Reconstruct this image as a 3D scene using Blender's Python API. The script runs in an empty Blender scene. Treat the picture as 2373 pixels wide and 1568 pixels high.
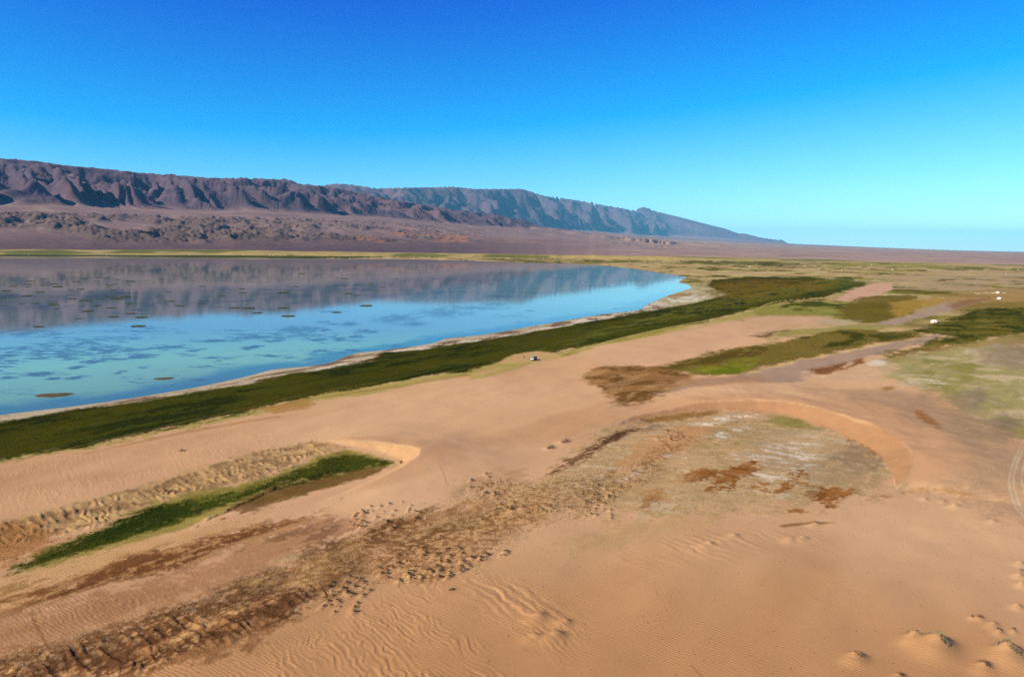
import bpy, bmesh, math, random
import numpy as np
from mathutils import Matrix, Vector

random.seed(11)
RNG = np.random.default_rng(7)
D2R = math.pi / 180.0
scene = bpy.context.scene
COL = scene.collection

# ----------------------------------------------------------------- camera, sky, sun, exposure
CAM_H = 66.0
PITCH = 7.26 * D2R
ROLL = 0.676 * D2R
FPX = 1693.7                 # focal length for a 2372 x 1568 frame
CX, CY = 1186.0, 784.0
fwd = np.array([0.0, math.cos(PITCH), -math.sin(PITCH)])
r0 = np.array([1.0, 0.0, 0.0])
u0 = np.cross(r0, fwd)
rgt = math.cos(ROLL) * r0 + math.sin(ROLL) * u0
upv = -math.sin(ROLL) * r0 + math.cos(ROLL) * u0
cam_data = bpy.data.cameras.new("drone_camera")
cam_data.sensor_width = 36.0
cam_data.lens = 36.0 * FPX / 2372.0
cam_data.clip_start = 1.0
cam_data.clip_end = 300000.0
cam = bpy.data.objects.new("drone_camera", cam_data)
COL.objects.link(cam)
cam.matrix_world = Matrix((
    (rgt[0], upv[0], -fwd[0], 0.0),
    (rgt[1], upv[1], -fwd[1], 0.0),
    (rgt[2], upv[2], -fwd[2], CAM_H),
    (0, 0, 0, 1)))
scene.camera = cam

SUN_AZ = -119.0              # degrees from +Y, clockwise positive
SUN_EL = 32.0
world = bpy.data.worlds.new("World")
scene.world = world
world.use_nodes = True
wn = world.node_tree
wn.nodes.clear()
sky = wn.nodes.new("ShaderNodeTexSky")
sky.sky_type = 'NISHITA'
sky.sun_disc = False
sky.sun_elevation = math.radians(SUN_EL)
sky.sun_rotation = math.radians(SUN_AZ)
sky.altitude = 1300.0
sky.air_density = 1.0
sky.dust_density = 0.1
sky.ozone_density = 4.0
# the picture's strong blue: a saturation grade over the whole sky dome
off = wn.nodes.new("ShaderNodeVectorMath")
off.operation = 'SUBTRACT'
off.inputs[1].default_value = (2.1, 1.55, 0.0)
low = wn.nodes.new("ShaderNodeVectorMath")
low.operation = 'MAXIMUM'
low.inputs[1].default_value = (0.0, 0.2, 0.2)
gain = wn.nodes.new("ShaderNodeVectorMath")
gain.operation = 'MULTIPLY'
gain.inputs[1].default_value = (1.2, 1.50, 1.30)
bg = wn.nodes.new("ShaderNodeBackground")
bg.inputs["Strength"].default_value = 0.092
wo = wn.nodes.new("ShaderNodeOutputWorld")
wn.links.new(sky.outputs[0], off.inputs[0])
wn.links.new(off.outputs[0], low.inputs[0])
wn.links.new(low.outputs[0], gain.inputs[0])
wn.links.new(gain.outputs[0], bg.inputs["Color"])
wn.links.new(bg.outputs[0], wo.inputs["Surface"])

sun_l = bpy.data.lights.new("sun", 'SUN')
sun_l.energy = 5.0
sun_l.angle = math.radians(0.53)
sun_l.color = (1.0, 0.92, 0.78)
sun_o = bpy.data.objects.new("sun", sun_l)
COL.objects.link(sun_o)
sdir = Vector((math.sin(SUN_AZ * D2R) * math.cos(SUN_EL * D2R), math.cos(SUN_AZ * D2R) * math.cos(SUN_EL * D2R), math.sin(SUN_EL * D2R)))
sun_o.rotation_euler = sdir.to_track_quat('Z', 'Y').to_euler()
sun_o.location = (0, 0, 400)

scene.view_settings.view_transform = 'Standard'
scene.view_settings.look = 'None'
scene.view_settings.gamma = 1.0
scene.view_settings.use_curve_mapping = False
scene.view_settings.exposure = 0.62
scene.render.engine = 'CYCLES'
scene.cycles.use_denoising = False
scene.cycles.max_bounces = 5
scene.cycles.sample_clamp_indirect = 1.5
scene.cycles.volume_bounces = 1

KALB = np.array([1.32, 1.31, 1.58])                  # sunlit radiance per unit albedo for the colours noted below


def lin(c):
    c = np.asarray(c, float) / 255.0
    return np.where(c <= 0.04045, c / 12.92, ((c + 0.055) / 1.055) ** 2.4)


def alb(*c):
    return np.clip(lin(c) / KALB, 0.004, 0.82)


# ----------------------------------------------------------------- numeric helpers
_perm = RNG.permutation(4096).astype(np.int64)
_perm = np.concatenate([_perm, _perm])
_val = RNG.random(4096).astype(np.float32)


def vnoise(x, y, seed=0):
    xi = np.floor(x)
    yi = np.floor(y)
    fx = (x - xi).astype(np.float32)
    fy = (y - yi).astype(np.float32)
    xi = xi.astype(np.int64)
    yi = yi.astype(np.int64) + seed * 57
    fx = fx * fx * fx * (fx * (fx * 6 - 15) + 10)
    fy = fy * fy * fy * (fy * (fy * 6 - 15) + 10)
    a0 = _perm[(xi + seed * 131) & 4095]
    a1 = _perm[(xi + 1 + seed * 131) & 4095]
    y0 = yi & 4095
    y1 = (yi + 1) & 4095
    v00 = _val[_perm[a0 + y0]]
    v01 = _val[_perm[a0 + y1]]
    v10 = _val[_perm[a1 + y0]]
    v11 = _val[_perm[a1 + y1]]
    a = v00 + (v10 - v00) * fx
    b = v01 + (v11 - v01) * fx
    return (a + (b - a) * fy) * 2 - 1


def fbm(x, y, scale, octaves=4, seed=0, gain=0.5):
    t = 0.0
    amp = 1.0
    tot = 0.0
    f = 1.0 / scale
    c, s = math.cos(0.6), math.sin(0.6)
    for o in range(octaves):
        t = t + amp * vnoise(x * f, y * f, seed + o * 3)
        tot += amp
        amp *= gain
        f *= 2.03
        x, y = c * x - s * y, s * x + c * y
    return t / tot


def ridged(x, y, scale, octaves=4, seed=0, gain=0.55):
    t = 0.0
    amp = 1.0
    tot = 0.0
    f = 1.0 / scale
    c, s = math.cos(0.7), math.sin(0.7)
    for o in range(octaves):
        n = 1 - np.abs(vnoise(x * f, y * f, seed + o * 5)) * 1.6
        t = t + amp * n
        tot += amp
        amp *= gain
        f *= 2.1
        x, y = c * x - s * y, s * x + c * y
    return t / tot


def sstep(a, b, x):
    t = np.clip((x - a) / (b - a), 0, 1)
    return t * t * (3 - 2 * t)


def ray(px, py):
    px = np.asarray(px, float)
    py = np.asarray(py, float)
    return fwd * FPX + np.multiply.outer(px - CX, rgt) + np.multiply.outer(CY - py, upv)


def unproj(px, py, z=0.0):
    d = ray(px, py)
    dz = np.minimum(d[..., 2], -12.0)
    t = (z - CAM_H) / dz
    return d[..., 0] * t, d[..., 1] * t


def smooth_line(pts, n=6):
    p = np.asarray(pts, float)
    q = np.vstack([2 * p[0] - p[1], p, 2 * p[-1] - p[-2]])
    out = []
    for i in range(1, len(q) - 2):
        for k in range(n):
            t = k / n
            a, b, c, d = q[i - 1], q[i], q[i + 1], q[i + 2]
            out.append(0.5 * ((2 * b) + (c - a) * t + (2 * a - 5 * b + 4 * c - d) * t * t + (3 * b - a - 3 * c + d) * t ** 3))
    out.append(p[-1])
    return np.asarray(out)


def poly_sdf(X, Y, poly):
    """signed distance to a polygon, negative inside"""
    P = np.asarray(poly, float)
    d2 = np.full(X.shape, 1e18)
    ins = np.zeros(X.shape, bool)
    n = len(P)
    for i in range(n):
        ax, ay = P[i]
        bx, by = P[(i + 1) % n]
        ex, ey = bx - ax, by - ay
        wx, wy = X - ax, Y - ay
        t = np.clip((wx * ex + wy * ey) / (ex * ex + ey * ey + 1e-9), 0, 1)
        dx, dy = wx - ex * t, wy - ey * t
        d2 = np.minimum(d2, dx * dx + dy * dy)
        if ey != 0:
            c = (ay > Y) != (by > Y)
            ins ^= c & (X < ex * (Y - ay) / ey + ax)
    d = np.sqrt(d2)
    return np.where(ins, -d, d)


def line_near(X, Y, line, vals=None):
    """distance to an open polyline, side (+1 on its left), and interpolated value"""
    P = np.asarray(line, float)
    best = np.full(X.shape, 1e18)
    side = np.ones(X.shape)
    val = np.zeros(X.shape)
    for i in range(len(P) - 1):
        ax, ay = P[i]
        ex, ey = P[i + 1] - P[i]
        wx, wy = X - ax, Y - ay
        t = np.clip((wx * ex + wy * ey) / (ex * ex + ey * ey + 1e-9), 0, 1)
        dx, dy = wx - ex * t, wy - ey * t
        d2 = dx * dx + dy * dy
        m = d2 < best
        best = np.where(m, d2, best)
        side = np.where(m, np.sign(ex * wy - ey * wx), side)
        if vals is not None:
            val = np.where(m, vals[i] + (vals[i + 1] - vals[i]) * t, val)
    return np.sqrt(best), side, val


# ----------------------------------------------------------------- where things lie (traced on the ground plane)
def gp(pts, z=0.0):
    p = np.asarray(pts, float)
    x, y = unproj(p[:, 0], p[:, 1], z)
    return np.stack([x, y], 1)


LAKE_NEAR = [(-420, 1012), (-200, 980), (0, 951), (203, 927), (406, 896), (541, 869), (609, 852), (700, 843), (741, 836), (802, 815), (877, 807),
             (978, 793), (1019, 781), (1113, 771), (1249, 748), (1384, 726), (1462, 717), (1486, 704), (1544, 681), (1592, 667)]
LAKE_FAR = [(1586, 659), (1562, 654), (1572, 647), (1584, 641), (1530, 633), (1450, 621), (1380, 614), (1300, 611), (1150, 606), (1000, 602), (880, 600),
            (700, 599.5), (560, 598), (300, 595.5), (290, 592), (450, 591.5), (300, 590), (0, 588), (-420, 584)]
lake_poly = np.vstack([smooth_line(gp(LAKE_NEAR), 4), gp(LAKE_FAR)])

_a, _b = gp([(0, 1210), (720, 1018)])
GRAIN = (_b - _a) / np.linalg.norm(_b - _a)          # long axis of the dunes and the shore
GPERP = np.array([GRAIN[1], -GRAIN[0]])


def along(X, Y):
    return X * GRAIN[0] + Y * GRAIN[1]


def across(X, Y):
    return X * GPERP[0] + Y * GPERP[1]


# slip faces: foot of the face and its height
BARCHAN = [(1430, 985), (1490, 966), (1560, 957), (1640, 950), (1760, 953), (1850, 967), (1950, 1003), (2018, 1037), (2052, 1075), (2070, 1105), (2075, 1130)]
BARCHAN_H = [0.2, 0.9, 1.7, 2.6, 3.5, 4.0, 4.2, 4.1, 3.4, 1.9, 0.0]
TONGUE = [(690, 1016), (745, 1021), (800, 1030), (852, 1040), (900, 1056), (925, 1067), (917, 1079), (860, 1112), (800, 1138), (730, 1165)]
TONGUE_H = [0.0, 0.3, 1.1, 1.9, 2.6, 2.8, 2.3, 1.5, 0.6, 0.0]


def dens_line(pts, vals, n=8):
    p = np.column_stack([gp(pts), vals])
    q = smooth_line(p, n)
    return q[:, :2], np.maximum(q[:, 2], 0)


barchan_l, barchan_v = dens_line(BARCHAN, BARCHAN_H)
tongue_l, tongue_v = dens_line(TONGUE, TONGUE_H)

HOLLOW = [(5, 1336), (48, 1302), (148, 1254), (259, 1210), (351, 1165), (443, 1143), (554, 1121), (628, 1099), (702, 1069), (803, 1040), (870, 1052),
          (917, 1073), (850, 1105), (740, 1135), (640, 1165), (554, 1172), (499, 1197), (425, 1227), (296, 1260), (185, 1293), (55, 1326)]
TREAD = [(-200, 1262), (0, 1208), (130, 1176), (259, 1146), (443, 1090), (610, 1042), (722, 1017), (800, 1034), (702, 1069), (628, 1099), (554, 1121), (443, 1143), (351, 1165),
         (259, 1205), (148, 1235), (0, 1270), (-200, 1330)]
RIB2 = [(-250, 1600), (0, 1534), (185, 1490), (314, 1450), (462, 1400), (600, 1390), (720, 1345), (770, 1372), (628, 1452), (480, 1515), (332, 1554), (148, 1590), (-250, 1720)]
RIPPLE = [(800, 1420), (880, 1372), (980, 1340), (1100, 1322), (1230, 1345), (1330, 1400), (1380, 1450), (1340, 1520), (1230, 1620), (560, 1660), (560, 1560), (700, 1475)]
BELTS = [[(780, 1262), (835, 1235), (930, 1195), (1010, 1165), (1120, 1110), (1300, 1105), (1460, 1080), (1560, 1000), (1600, 1010), (1520, 1110), (1420, 1190), (1320, 1210), (1180, 1270), (1090, 1340), (980, 1360), (880, 1350), (800, 1400), (740, 1410), (700, 1380), (600, 1390), (460, 1440), (300, 1490), (100, 1540), (0, 1545), (0, 1525), (314, 1431), (554, 1342), (720, 1268)],
         [(-100, 1225), (0, 1215), (150, 1215), (60, 1290), (-100, 1350)], [(1350, 880), (1470, 848), (1590, 866), (1540, 908), (1440, 938)]]
WAVES = [(1080, 1350), (1180, 1345), (1270, 1395), (1340, 1450), (1310, 1480), (1220, 1480), (1150, 1440), (1090, 1400)]
WAVES2 = [(1400, 1300), (1482, 1262), (1600, 1238), (1700, 1228), (1890, 1232), (1890, 1268), (1730, 1285), (1640, 1318), (1482, 1330)]
SIDE_RIP = [(2150, 1190), (2372, 1190), (2560, 1230), (2560, 1300), (2372, 1262), (2230, 1250)]
PURPLE = [(-120, 1445), (120, 1412), (300, 1365), (440, 1322), (560, 1277), (700, 1222), (780, 1208), (740, 1262), (560, 1330), (440, 1380), (300, 1425), (-120, 1520)]
LEFTS = [(-100, 1075), (300, 1040), (560, 990), (760, 985), (640, 1030), (440, 1085), (250, 1140), (0, 1200), (-100, 1220)]
STEP = [(180, 1290), (296, 1259), (425, 1226), (499, 1196), (554, 1166), (628, 1130), (700, 1108), (770, 1088), (830, 1070)]
hollow_w = gp(HOLLOW)
tread_w = gp(TREAD)
rib2_w = gp(RIB2)
ripple_w = gp(RIPPLE)
belts_w = [gp(b) for b in BELTS]
waves_w = gp(WAVES)
purple_w = gp(PURPLE)
lefts_w = gp(LEFTS)
waves2_w = gp(WAVES2)
siderip_w = gp(SIDE_RIP)
step_w = smooth_line(gp(STEP), 4)
meadow_edge = smooth_line(gp([(-420, 1140), (0, 1059), (203, 1032), (406, 988), (575, 951), (741, 911), (843, 895), (978, 873), (1080, 859), (1147, 839), (1283, 819), (1400, 793), (1544, 761)]), 3)

# shrub hummocks: (x, y, radius, height)
CL = {}


def cluster(name, c2, n, jitter=0.0):
    """n points inside an ellipse given by a box in the picture"""
    x0, y0, x1, y1 = c2
    pts = []
    while len(pts) < n:
        a, b = random.uniform(-1, 1), random.uniform(-1, 1)
        if a * a + b * b > 1:
            continue
        px = (x0 + x1) / 2 + a * (x1 - x0) / 2
        py = (y0 + y1) / 2 + b * (y1 - y0) / 2 - a * (y1 - y0) * 0.15
        pts.append((px, py))
    w = gp(pts)
    CL.setdefault(name, []).append(w)


cluster('tongue', (805, 1168, 990, 1232), 52)
cluster('middle', (880, 1262, 1105, 1350), 84)
cluster('corner', (738, 1338, 862, 1420), 34)
cluster('ridge', (1072, 1102, 1180, 1158), 22)
cluster('ridge', (1128, 1168, 1215, 1194), 14)
cluster('olive', (1235, 1165, 1312, 1194), 14)
cluster('olive', (1300, 1120, 1440, 1190), 16)
cluster('east', (1350, 1135, 1440, 1215), 20)
cluster('tailend', (1098, 1274, 1185, 1304), 12)
cluster('basin', (1522, 990, 1582, 1030), 22)
shrub_pts = []
for k, lst in CL.items():
    for w in lst:
        for p in w:
            shrub_pts.append((p[0], p[1], k, random.uniform(0.2, 0.42)))
# a few singled-out hummocks of the foreground
_big = gp([(823, 1419)])
shrub_pts.append((_big[0][0], _big[0][1], 'corner', 0.45))


def mound(X, Y, Z, x, y, rx, ry, ang, h, p=1.0):
    c, s = math.cos(ang), math.sin(ang)
    R = max(rx, ry) * 3.2
    m = np.nonzero((np.abs(X - x) < R) & (np.abs(Y - y) < R))[0]
    if len(m) == 0:
        return
    dx, dy = X[m] - x, Y[m] - y
    a = (dx * c + dy * s) / rx
    b = (-dx * s + dy * c) / ry
    Z[m] += h * np.exp(-(a * a + b * b) ** p)


# foreground nabkha mounds at the lower right (picture position of the crest, width m, height m)
NABKHA = [((2116, 1478), 2.6, 1.0), ((2172, 1490), 4.6, 1.5), ((2335, 1508), 4.2, 1.5), ((2280, 1540), 2.4, 0.6), ((1985, 1522), 2.6, 0.8),
          ((2314, 1462), 1.2, 0.4), ((2348, 1460), 0.9, 0.3), ((2251, 1430), 0.8, 0.35), ((2268, 1430), 1.2, 0.45), ((2300, 1445), 1.6, 0.4),
          ((2085, 1563), 1.5, 0.4), ((2363, 1302), 1.8, 0.5), ((2360, 1330), 1.6, 0.5), ((2367, 1352), 1.6, 0.6), ((2356, 1402), 1.5, 0.5),
          ((2142, 1152), 1.5, 0.4), ((2185, 1157), 1.4, 0.4), ((2212, 1168), 2.2, 0.6), ((2300, 1205), 1.8, 0.4), ((1275, 1038), 2.2, 0.7), ((1308, 1024), 2.4, 0.7),
          ((1887, 1213), 2.0, 0.5), ((1700, 1245), 2.2, 0.5), ((1640, 1265), 2.2, 0.5), ((1830, 1252), 2.2, 0.5), ((1860, 1248), 2.0, 0.5),
          ((1250, 1430), 2.4, 0.5), ((1290, 1470), 2.6, 0.55), ((1310, 1440), 1.8, 0.4), ((1240, 1475), 2.2, 0.4)]
nab_w = gp([n[0] for n in NABKHA])
ANG_G = math.atan2(GRAIN[1], GRAIN[0])


RIBS = [None]


def height(X, Y, full=True):
    """ground height (m) at world points; near field"""
    shp = X.shape
    X = X.ravel()
    Y = Y.ravel()
    Z = np.zeros(X.shape)
    R = np.hypot(X, Y)
    # lake bank
    d = poly_sdf(X, Y, lake_poly)
    Z += np.where(d > 0, -0.45 + 0.45 * sstep(-2, 22, d), -0.45 - 0.9 * sstep(0, 40, -d))
    near = R < 1500
    i = np.nonzero(near)[0]
    x, y = X[i], Y[i]
    z = np.zeros(x.shape)
    # barchan and tongue slip faces
    for line, vals, L, sl in ((barchan_l, barchan_v, 85.0, 0.47), (tongue_l, tongue_v, 40.0, 0.5)):
        dd, sd, vv = line_near(x, y, line, vals)
        dd = np.maximum(dd + np.where(dd < 60, 1.3, 0) * fbm(x, y, 11, 3, 35), 0)
        hi = vv * (1 + 0.14 * fbm(x, y, 13, 3, 31))
        face = np.minimum(dd * sl, hi)
        back = sstep(0, 1, np.clip(1 - (dd - hi / sl) / L, 0, 1))
        z = np.maximum(z, np.where(sd > 0, face * back, 0.0))
    sandy = sstep(0, 25, -(line_near(x, y, meadow_edge)[1] * line_near(x, y, meadow_edge)[0]))
    sh = poly_sdf(x, y, hollow_w)
    calm = sandy * sstep(-2, 10, sh)
    A, B = along(x, y), across(x, y)
    z += calm * (1.0 * fbm(A * 0.45, B, 42, 3, 5) + 0.32 * fbm(A * 0.6, B, 13, 2, 9))
    # hollow with its little cut bank
    z -= 0.9 * sstep(4, -8, sh)
    ds, ss, _ = line_near(x, y, step_w)
    nb = fbm(x, y, 7, 3, 12)
    z += np.where(sh < 6, 0.45 * sstep(-0.25, 0.25, ss * ds + nb * 2.2) * sstep(22, 8, ds) * sstep(-0.25, 0.2, fbm(x, y, 16, 2, 14)), 0)
    # ribbed bands
    ribs = np.zeros(x.shape)
    wob = 1.6 * fbm(x, y, 6, 3, 20)
    for poly, lam, amp, sd in ((tread_w, 2.0, 0.42, 41), (rib2_w, 2.3, 0.40, 42)):
        q = poly_sdf(x, y, poly)
        k = np.nonzero(q < 6)[0]
        if len(k):
            m = sstep(2.0, -3.5, q[k] + 2.5 * nb[k])
            a, b = A[k], B[k]
            ph = (a + 1.1 * wob[k] + 0.25 * b) / lam + 0.7 * fbm(a, b, 5, 2, sd + 3)
            rg = 0.6 * (1 - np.abs((ph % 1.0) * 2 - 1)) + 0.4 * (1 - 1.5 * np.abs(vnoise(ph * 1.1, b / 4.5, sd + 9)))
            rg = sstep(0.1, 0.9, rg)
            br = sstep(-0.35, 0.35, fbm(a * 2.2, b * 0.8, 3.2, 3, sd))
            z[k] += m * amp * (rg * br + 0.35 * fbm(a, b, 1.6, 2, sd + 7))
    for poly, lam, amp, sd in ((ripple_w, 1.15, 0.13, 51), (waves_w, 2.3, 0.26, 52), (waves2_w, 2.5, 0.2, 53), (siderip_w, 1.2, 0.09, 54), (purple_w, 1.05, 0.09, 55), (lefts_w, 1.5, 0.08, 56)):
        q = poly_sdf(x, y, poly)
        k = np.nonzero(q < 8)[0]
        if len(k):
            m = sstep(4.0, -7, q[k] + 4 * nb[k])
            a, b = A[k], B[k]
            wq = a + 0.35 * b + 1.3 * fbm(a * 0.6, b, 4.5, 2, sd) + 0.4 * fbm(a, b, 1.7, 2, sd + 2)
            rg = 1 - np.abs(vnoise(wq / lam * 1.15, b / (lam * 3.0), sd + 3)) * 1.7
            rg = sstep(0.0, 1.0, rg) * 0.55 + 0.45 * sstep(0.0, 1.0, 1 - np.abs((wq / lam % 1.0) * 2 - 1))
            br = sstep(-0.5, 0.3, fbm(a, b * 0.6, 6, 2, sd + 6))
            z[k] += m * amp * rg * br
    for q, poly in enumerate(belts_w):
        sq = poly_sdf(x, y, poly)
        k = np.nonzero(sq < 6)[0]
        if len(k):
            m = sstep(3.0, -5.0, sq[k] + 3 * nb[k])
            z[k] += m * 0.19 * np.maximum(ridged(A[k] * 0.6, B[k], 1.3, 3, 151) - 0.35, 0)
    Z[i] += z
    RIBS[0] = np.zeros(X.shape)
    RIBS[0][i] = ribs
    if full:
        for (x, y, k, s) in shrub_pts:
            mound(X, Y, Z, x - GRAIN[0] * s * 1.3, y - GRAIN[1] * s * 1.3, s * 2.6, s * 1.15, ANG_G, s * 0.8)
        for (n, w) in zip(NABKHA, nab_w):
            # steep on the far side, long sandy slope towards the sun
            mound(X, Y, Z, w[0], w[1], n[1] * 0.5, n[1] * 0.38, ANG_G - 0.9, n[2] * 1.05)
            mound(X, Y, Z, w[0] - 0.45 * n[1], w[1] - 0.55 * n[1], n[1] * 0.8, n[1] * 0.6, ANG_G - 0.6, n[2] * 0.75)
    return Z.reshape(shp)


def place(pts, full=False):
    """world positions of ground points seen at these picture positions"""
    p = np.asarray(pts, float)
    z = np.zeros(len(p))
    for _ in range(5):
        x, y = unproj(p[:, 0], p[:, 1], z)
        z = 0.5 * z + 0.5 * height(x, y, full)
    x, y = unproj(p[:, 0], p[:, 1], z)
    return np.column_stack([x, y, height(x, y, full)])

# ----------------------------------------------------------------- materials
def new_mat(name, col=(0.5, 0.5, 0.5), rough=0.8, spec=0.2, metallic=0.0):
    m = bpy.data.materials.new(name)
    m.use_nodes = True
    b = m.node_tree.nodes["Principled BSDF"]
    b.inputs["Base Color"].default_value = (*col, 1)
    b.inputs["Roughness"].default_value = rough
    b.inputs["Specular IOR Level"].default_value = spec
    b.inputs["Metallic"].default_value = metallic
    return m


def speckle(m, scale, amount, detail=3.0, bump=0.0, dist=0.05, coords='Object'):
    """vary the base colour and relief of a plain material with noise"""
    nt = m.node_tree
    b = nt.nodes["Principled BSDF"]
    tc = nt.nodes.new("ShaderNodeTexCoord")
    n = nt.nodes.new("ShaderNodeTexNoise")
    n.inputs["Scale"].default_value = scale
    n.inputs["Detail"].default_value = detail
    nt.links.new(tc.outputs[coords], n.inputs["Vector"])
    c = b.inputs["Base Color"].default_value[:]
    r = nt.nodes.new("ShaderNodeMix")
    r.data_type = 'RGBA'
    r.inputs[6].default_value = (c[0] * (1 - amount), c[1] * (1 - amount), c[2] * (1 - amount), 1)
    r.inputs[7].default_value = (min(c[0] * (1 + amount), .9), min(c[1] * (1 + amount), .9), min(c[2] * (1 + amount), .9), 1)
    nt.links.new(n.outputs["Fac"], r.inputs[0])
    nt.links.new(r.outputs[2], b.inputs["Base Color"])
    if bump:
        bp = nt.nodes.new("ShaderNodeBump")
        bp.inputs["Strength"].default_value = bump
        bp.inputs["Distance"].default_value = dist
        nt.links.new(n.outputs["Fac"], bp.inputs["Height"])
        nt.links.new(bp.outputs[0], b.inputs["Normal"])
    return m


def math_node(nt, op, a, b=None, clamp=False):
    n = nt.nodes.new("ShaderNodeMath")
    n.operation = op
    n.use_clamp = clamp
    for k, v in enumerate((a, b)):
        if v is None:
            continue
        if isinstance(v, (int, float)):
            n.inputs[k].default_value = v
        else:
            nt.links.new(v, n.inputs[k])
    return n.outputs[0]


def noise_node(nt, vec, scale, detail=3.0, rough=0.55):
    n = nt.nodes.new("ShaderNodeTexNoise")
    n.inputs["Scale"].default_value = scale
    n.inputs["Detail"].default_value = detail
    n.inputs["Roughness"].default_value = rough
    nt.links.new(vec, n.inputs["Vector"])
    return n.outputs["Fac"]


def ground_material():
    m = bpy.data.materials.new("ground_cover")
    m.use_nodes = True
    nt = m.node_tree
    b = nt.nodes["Principled BSDF"]
    b.inputs["Roughness"].default_value = 1.0
    b.inputs["Specular IOR Level"].default_value = 0.0
    at = nt.nodes.new("ShaderNodeAttribute")
    at.attribute_name = "cover"
    tc = nt.nodes.new("ShaderNodeTexCoord")
    mp = nt.nodes.new("ShaderNodeMapping")
    mp.vector_type = 'TEXTURE'
    mp.inputs["Rotation"].default_value = (0, 0, ANG_G)
    mp.inputs["Scale"].default_value = (1.0, 1.0, 1.0)
    nt.links.new(tc.outputs["Object"], mp.inputs["Vector"])
    v = mp.outputs[0]
    n1 = noise_node(nt, v, 1.6, 4, 0.65)
    n2 = noise_node(nt, v, 0.22, 4, 0.6)
    n3 = noise_node(nt, v, 0.03, 3, 0.55)
    # sand is even in colour, vegetated soil is mottled
    veg = math_node(nt, 'SUBTRACT', 1.0, at.outputs["Alpha"], True)
    amp = math_node(nt, 'ADD', math_node(nt, 'MULTIPLY', veg, 0.75), 0.16)
    s = math_node(nt, 'ADD', math_node(nt, 'MULTIPLY', math_node(nt, 'SUBTRACT', n1, 0.5), 1.2),
                  math_node(nt, 'MULTIPLY', math_node(nt, 'SUBTRACT', n2, 0.5), 0.9))
    s = math_node(nt, 'ADD', s, math_node(nt, 'MULTIPLY', math_node(nt, 'SUBTRACT', n3, 0.5), 0.35))
    f = math_node(nt, 'ADD', math_node(nt, 'MULTIPLY', s, amp), 1.0)
    f = math_node(nt, 'MAXIMUM', f, 0.25)
    vm = nt.nodes.new("ShaderNodeVectorMath")
    vm.operation = 'SCALE'
    nt.links.new(at.outputs["Color"], vm.inputs[0])
    nt.links.new(f, vm.inputs["Scale"])
    nt.links.new(vm.outputs[0], b.inputs["Base Color"])
    # wind ripples on the sand, tufty relief elsewhere
    w = nt.nodes.new("ShaderNodeTexWave")
    w.wave_type = 'BANDS'
    w.bands_direction = 'X'
    w.inputs["Scale"].default_value = 0.42
    w.inputs["Distortion"].default_value = 11.0
    w.inputs["Detail"].default_value = 3.0
    w.inputs["Detail Scale"].default_value = 0.5
    w.inputs["Detail Roughness"].default_value = 0.55
    nt.links.new(v, w.inputs["Vector"])
    rip_m = math_node(nt, 'MULTIPLY', at.outputs["Alpha"], math_node(nt, 'MULTIPLY', math_node(nt, 'SUBTRACT', n3, 0.36), 3.2, True))
    h = math_node(nt, 'MULTIPLY', math_node(nt, 'MULTIPLY', w.outputs["Fac"], rip_m), 0.06)
    n4 = noise_node(nt, v, 2.6, 3, 0.6)
    h2 = math_node(nt, 'MULTIPLY', n4, math_node(nt, 'ADD', math_node(nt, 'MULTIPLY', veg, 0.22), 0.06))
    h = math_node(nt, 'ADD', h, h2)
    # relief finer than the mesh fades out over the far flats (by place, measured from the shore dunes)
    ln = nt.nodes.new("ShaderNodeVectorMath")
    ln.operation = 'LENGTH'
    nt.links.new(tc.outputs["Object"], ln.inputs[0])
    fall = math_node(nt, 'DIVIDE', 1.0, math_node(nt, 'ADD', 1.0, math_node(nt, 'POWER', math_node(nt, 'DIVIDE', ln.outputs["Value"], 420.0), 2.5)))
    h = math_node(nt, 'MULTIPLY', h, fall)
    bp = nt.nodes.new("ShaderNodeBump")
    bp.inputs["Strength"].default_value = 0.8
    bp.inputs["Distance"].default_value = 1.0
    nt.links.new(h, bp.inputs["Height"])
    nt.links.new(bp.outputs[0], b.inputs["Normal"])
    return m


# ----------------------------------------------------------------- object helpers
def tag(o, label=None, cat=None, group=None, kind=None):
    if label:
        o["label"] = label
    if cat:
        o["category"] = cat
    if group:
        o["group"] = group
    if kind:
        o["kind"] = kind
    return o


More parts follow.
